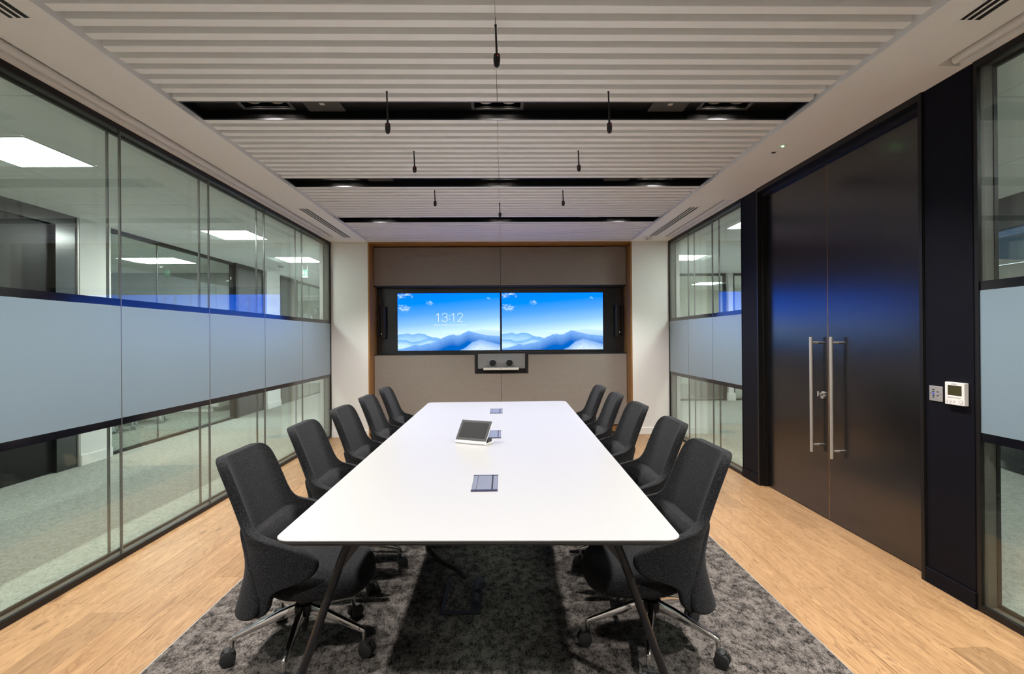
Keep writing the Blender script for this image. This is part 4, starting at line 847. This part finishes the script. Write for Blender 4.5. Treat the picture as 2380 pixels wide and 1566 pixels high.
cl = thing('white_column', 'slim white column with a stepped base in the glass front at far right', 'column', (4.94, 11.40, 0)); obj('shaft', MB().box(-0.05, 0.05, -0.06, 0.05, 0.16, CZ), 'wallwhite', cl, 0.002); obj('base', MB().box(-0.085, 0.085, -0.08, 0.06, 0, 0.15), 'wallwhite', cl, 0.003); obj('base_step', MB().box(-0.07, 0.07, -0.07, 0.06, 0.15, 0.17), 'wallwhite', cl)
cc = thing('dark_cabinet', 'dark grey cabinet behind the glass of the white far room', 'cabinet', (4.72, 12.15, 0)); obj('body', MB().box(-0.28, 0.28, -0.3, 0.3, 0.02, 0.9), 'darkdoor', cc, 0.004); obj('door', MB().box(-0.26, 0.0, -0.312, -0.3, 0.05, 0.88), 'darkdoor', cc, 0.002); obj('door', MB().box(0.004, 0.26, -0.312, -0.3, 0.05, 0.88), 'darkdoor', cc, 0.002)
tag(obj('cable_ring', MB().tube([(5.12+0.12*math.cos(a), 12.0, 0.42+0.32*math.sin(a)) for a in [i*PI/8-PI*0.7 for i in range(13)]], 0.012, 8), 'rubber', smooth=True), 'looping black cable beside the dark cabinet at far right', 'cable')
tg = thing('trestle_table', 'dark framed table behind the glass right of the white column', 'table', (5.9, 12.4, 0)); obj('top', MB().box(-0.7, 0.7, -0.35, 0.35, 0.70, 0.73), 'whiteplastic', tg)
for x in (-0.6, 0.6): obj('leg', MB().box(x-0.03, x+0.03, -0.03, 0.03, 0.05, 0.7).box(x-0.03, x+0.03, -0.33, 0.33, 0.0, 0.05), 'black', tg)
# round dark island and bulkhead
rd = thing('round_counter', 'round dark slatted counter on a black plinth beyond the near right glass', 'counter', (7.0, 4.9, 0))
obj('plinth', MB().lathe([(1.70, 0.0), (1.90, 0.0), (1.90, 0.012), (1.70, 0.02)], n=72), 'navy', rd)
m_rs = MB().box(1.66, 1.69, -0.066, 0.066, 0.03, 1.02).mesh('counter_slat', 0.004, 1); m_rs.materials.append(M['navy'])
for i in range(30, 58): o = link('counter_slat', m_rs, None, rd); o.rotation_euler = (0, 0, 2*PI*i/76+1.1)
obj('drum', MB().lathe([(1.655, 0.0), (1.655, 1.02)], n=72), 'black', rd); obj('foot_rail', MB().lathe([(1.70, 0.012), (1.725, 0.012), (1.725, 0.04), (1.70, 0.04)], n=72), 'black', rd); obj('top', MB().lathe([(0.9, 1.02), (1.75, 1.02), (1.75, 1.05), (0.9, 1.05)], n=72), 'navy', rd)
rb = thing('round_bulkhead', 'curved black ceiling bulkhead with a blue lower band beyond the near right glass', 'bulkhead', (7.0, 4.9, 0)); obj('drum', MB().lathe([(1.95, 2.44), (2.0, 2.44), (2.0, CZ-0.002), (1.95, CZ-0.002)], n=72), 'black', rb); obj('blue_band', MB().lathe([(1.92, 2.37), (1.96, 2.37), (1.96, 2.44), (1.92, 2.44)], n=72), 'blueband', rb); obj('soffit', MB().lathe([(0.01, 2.46), (1.95, 2.46), (1.95, 2.47), (0.01, 2.47)], n=72), 'black', rb)
# closing walls out of view
st(obj('wall_rear', MB().box(-10.1, 10.0, -4.1, -4.0, 0, CZ+0.06), 'wallwhite'))
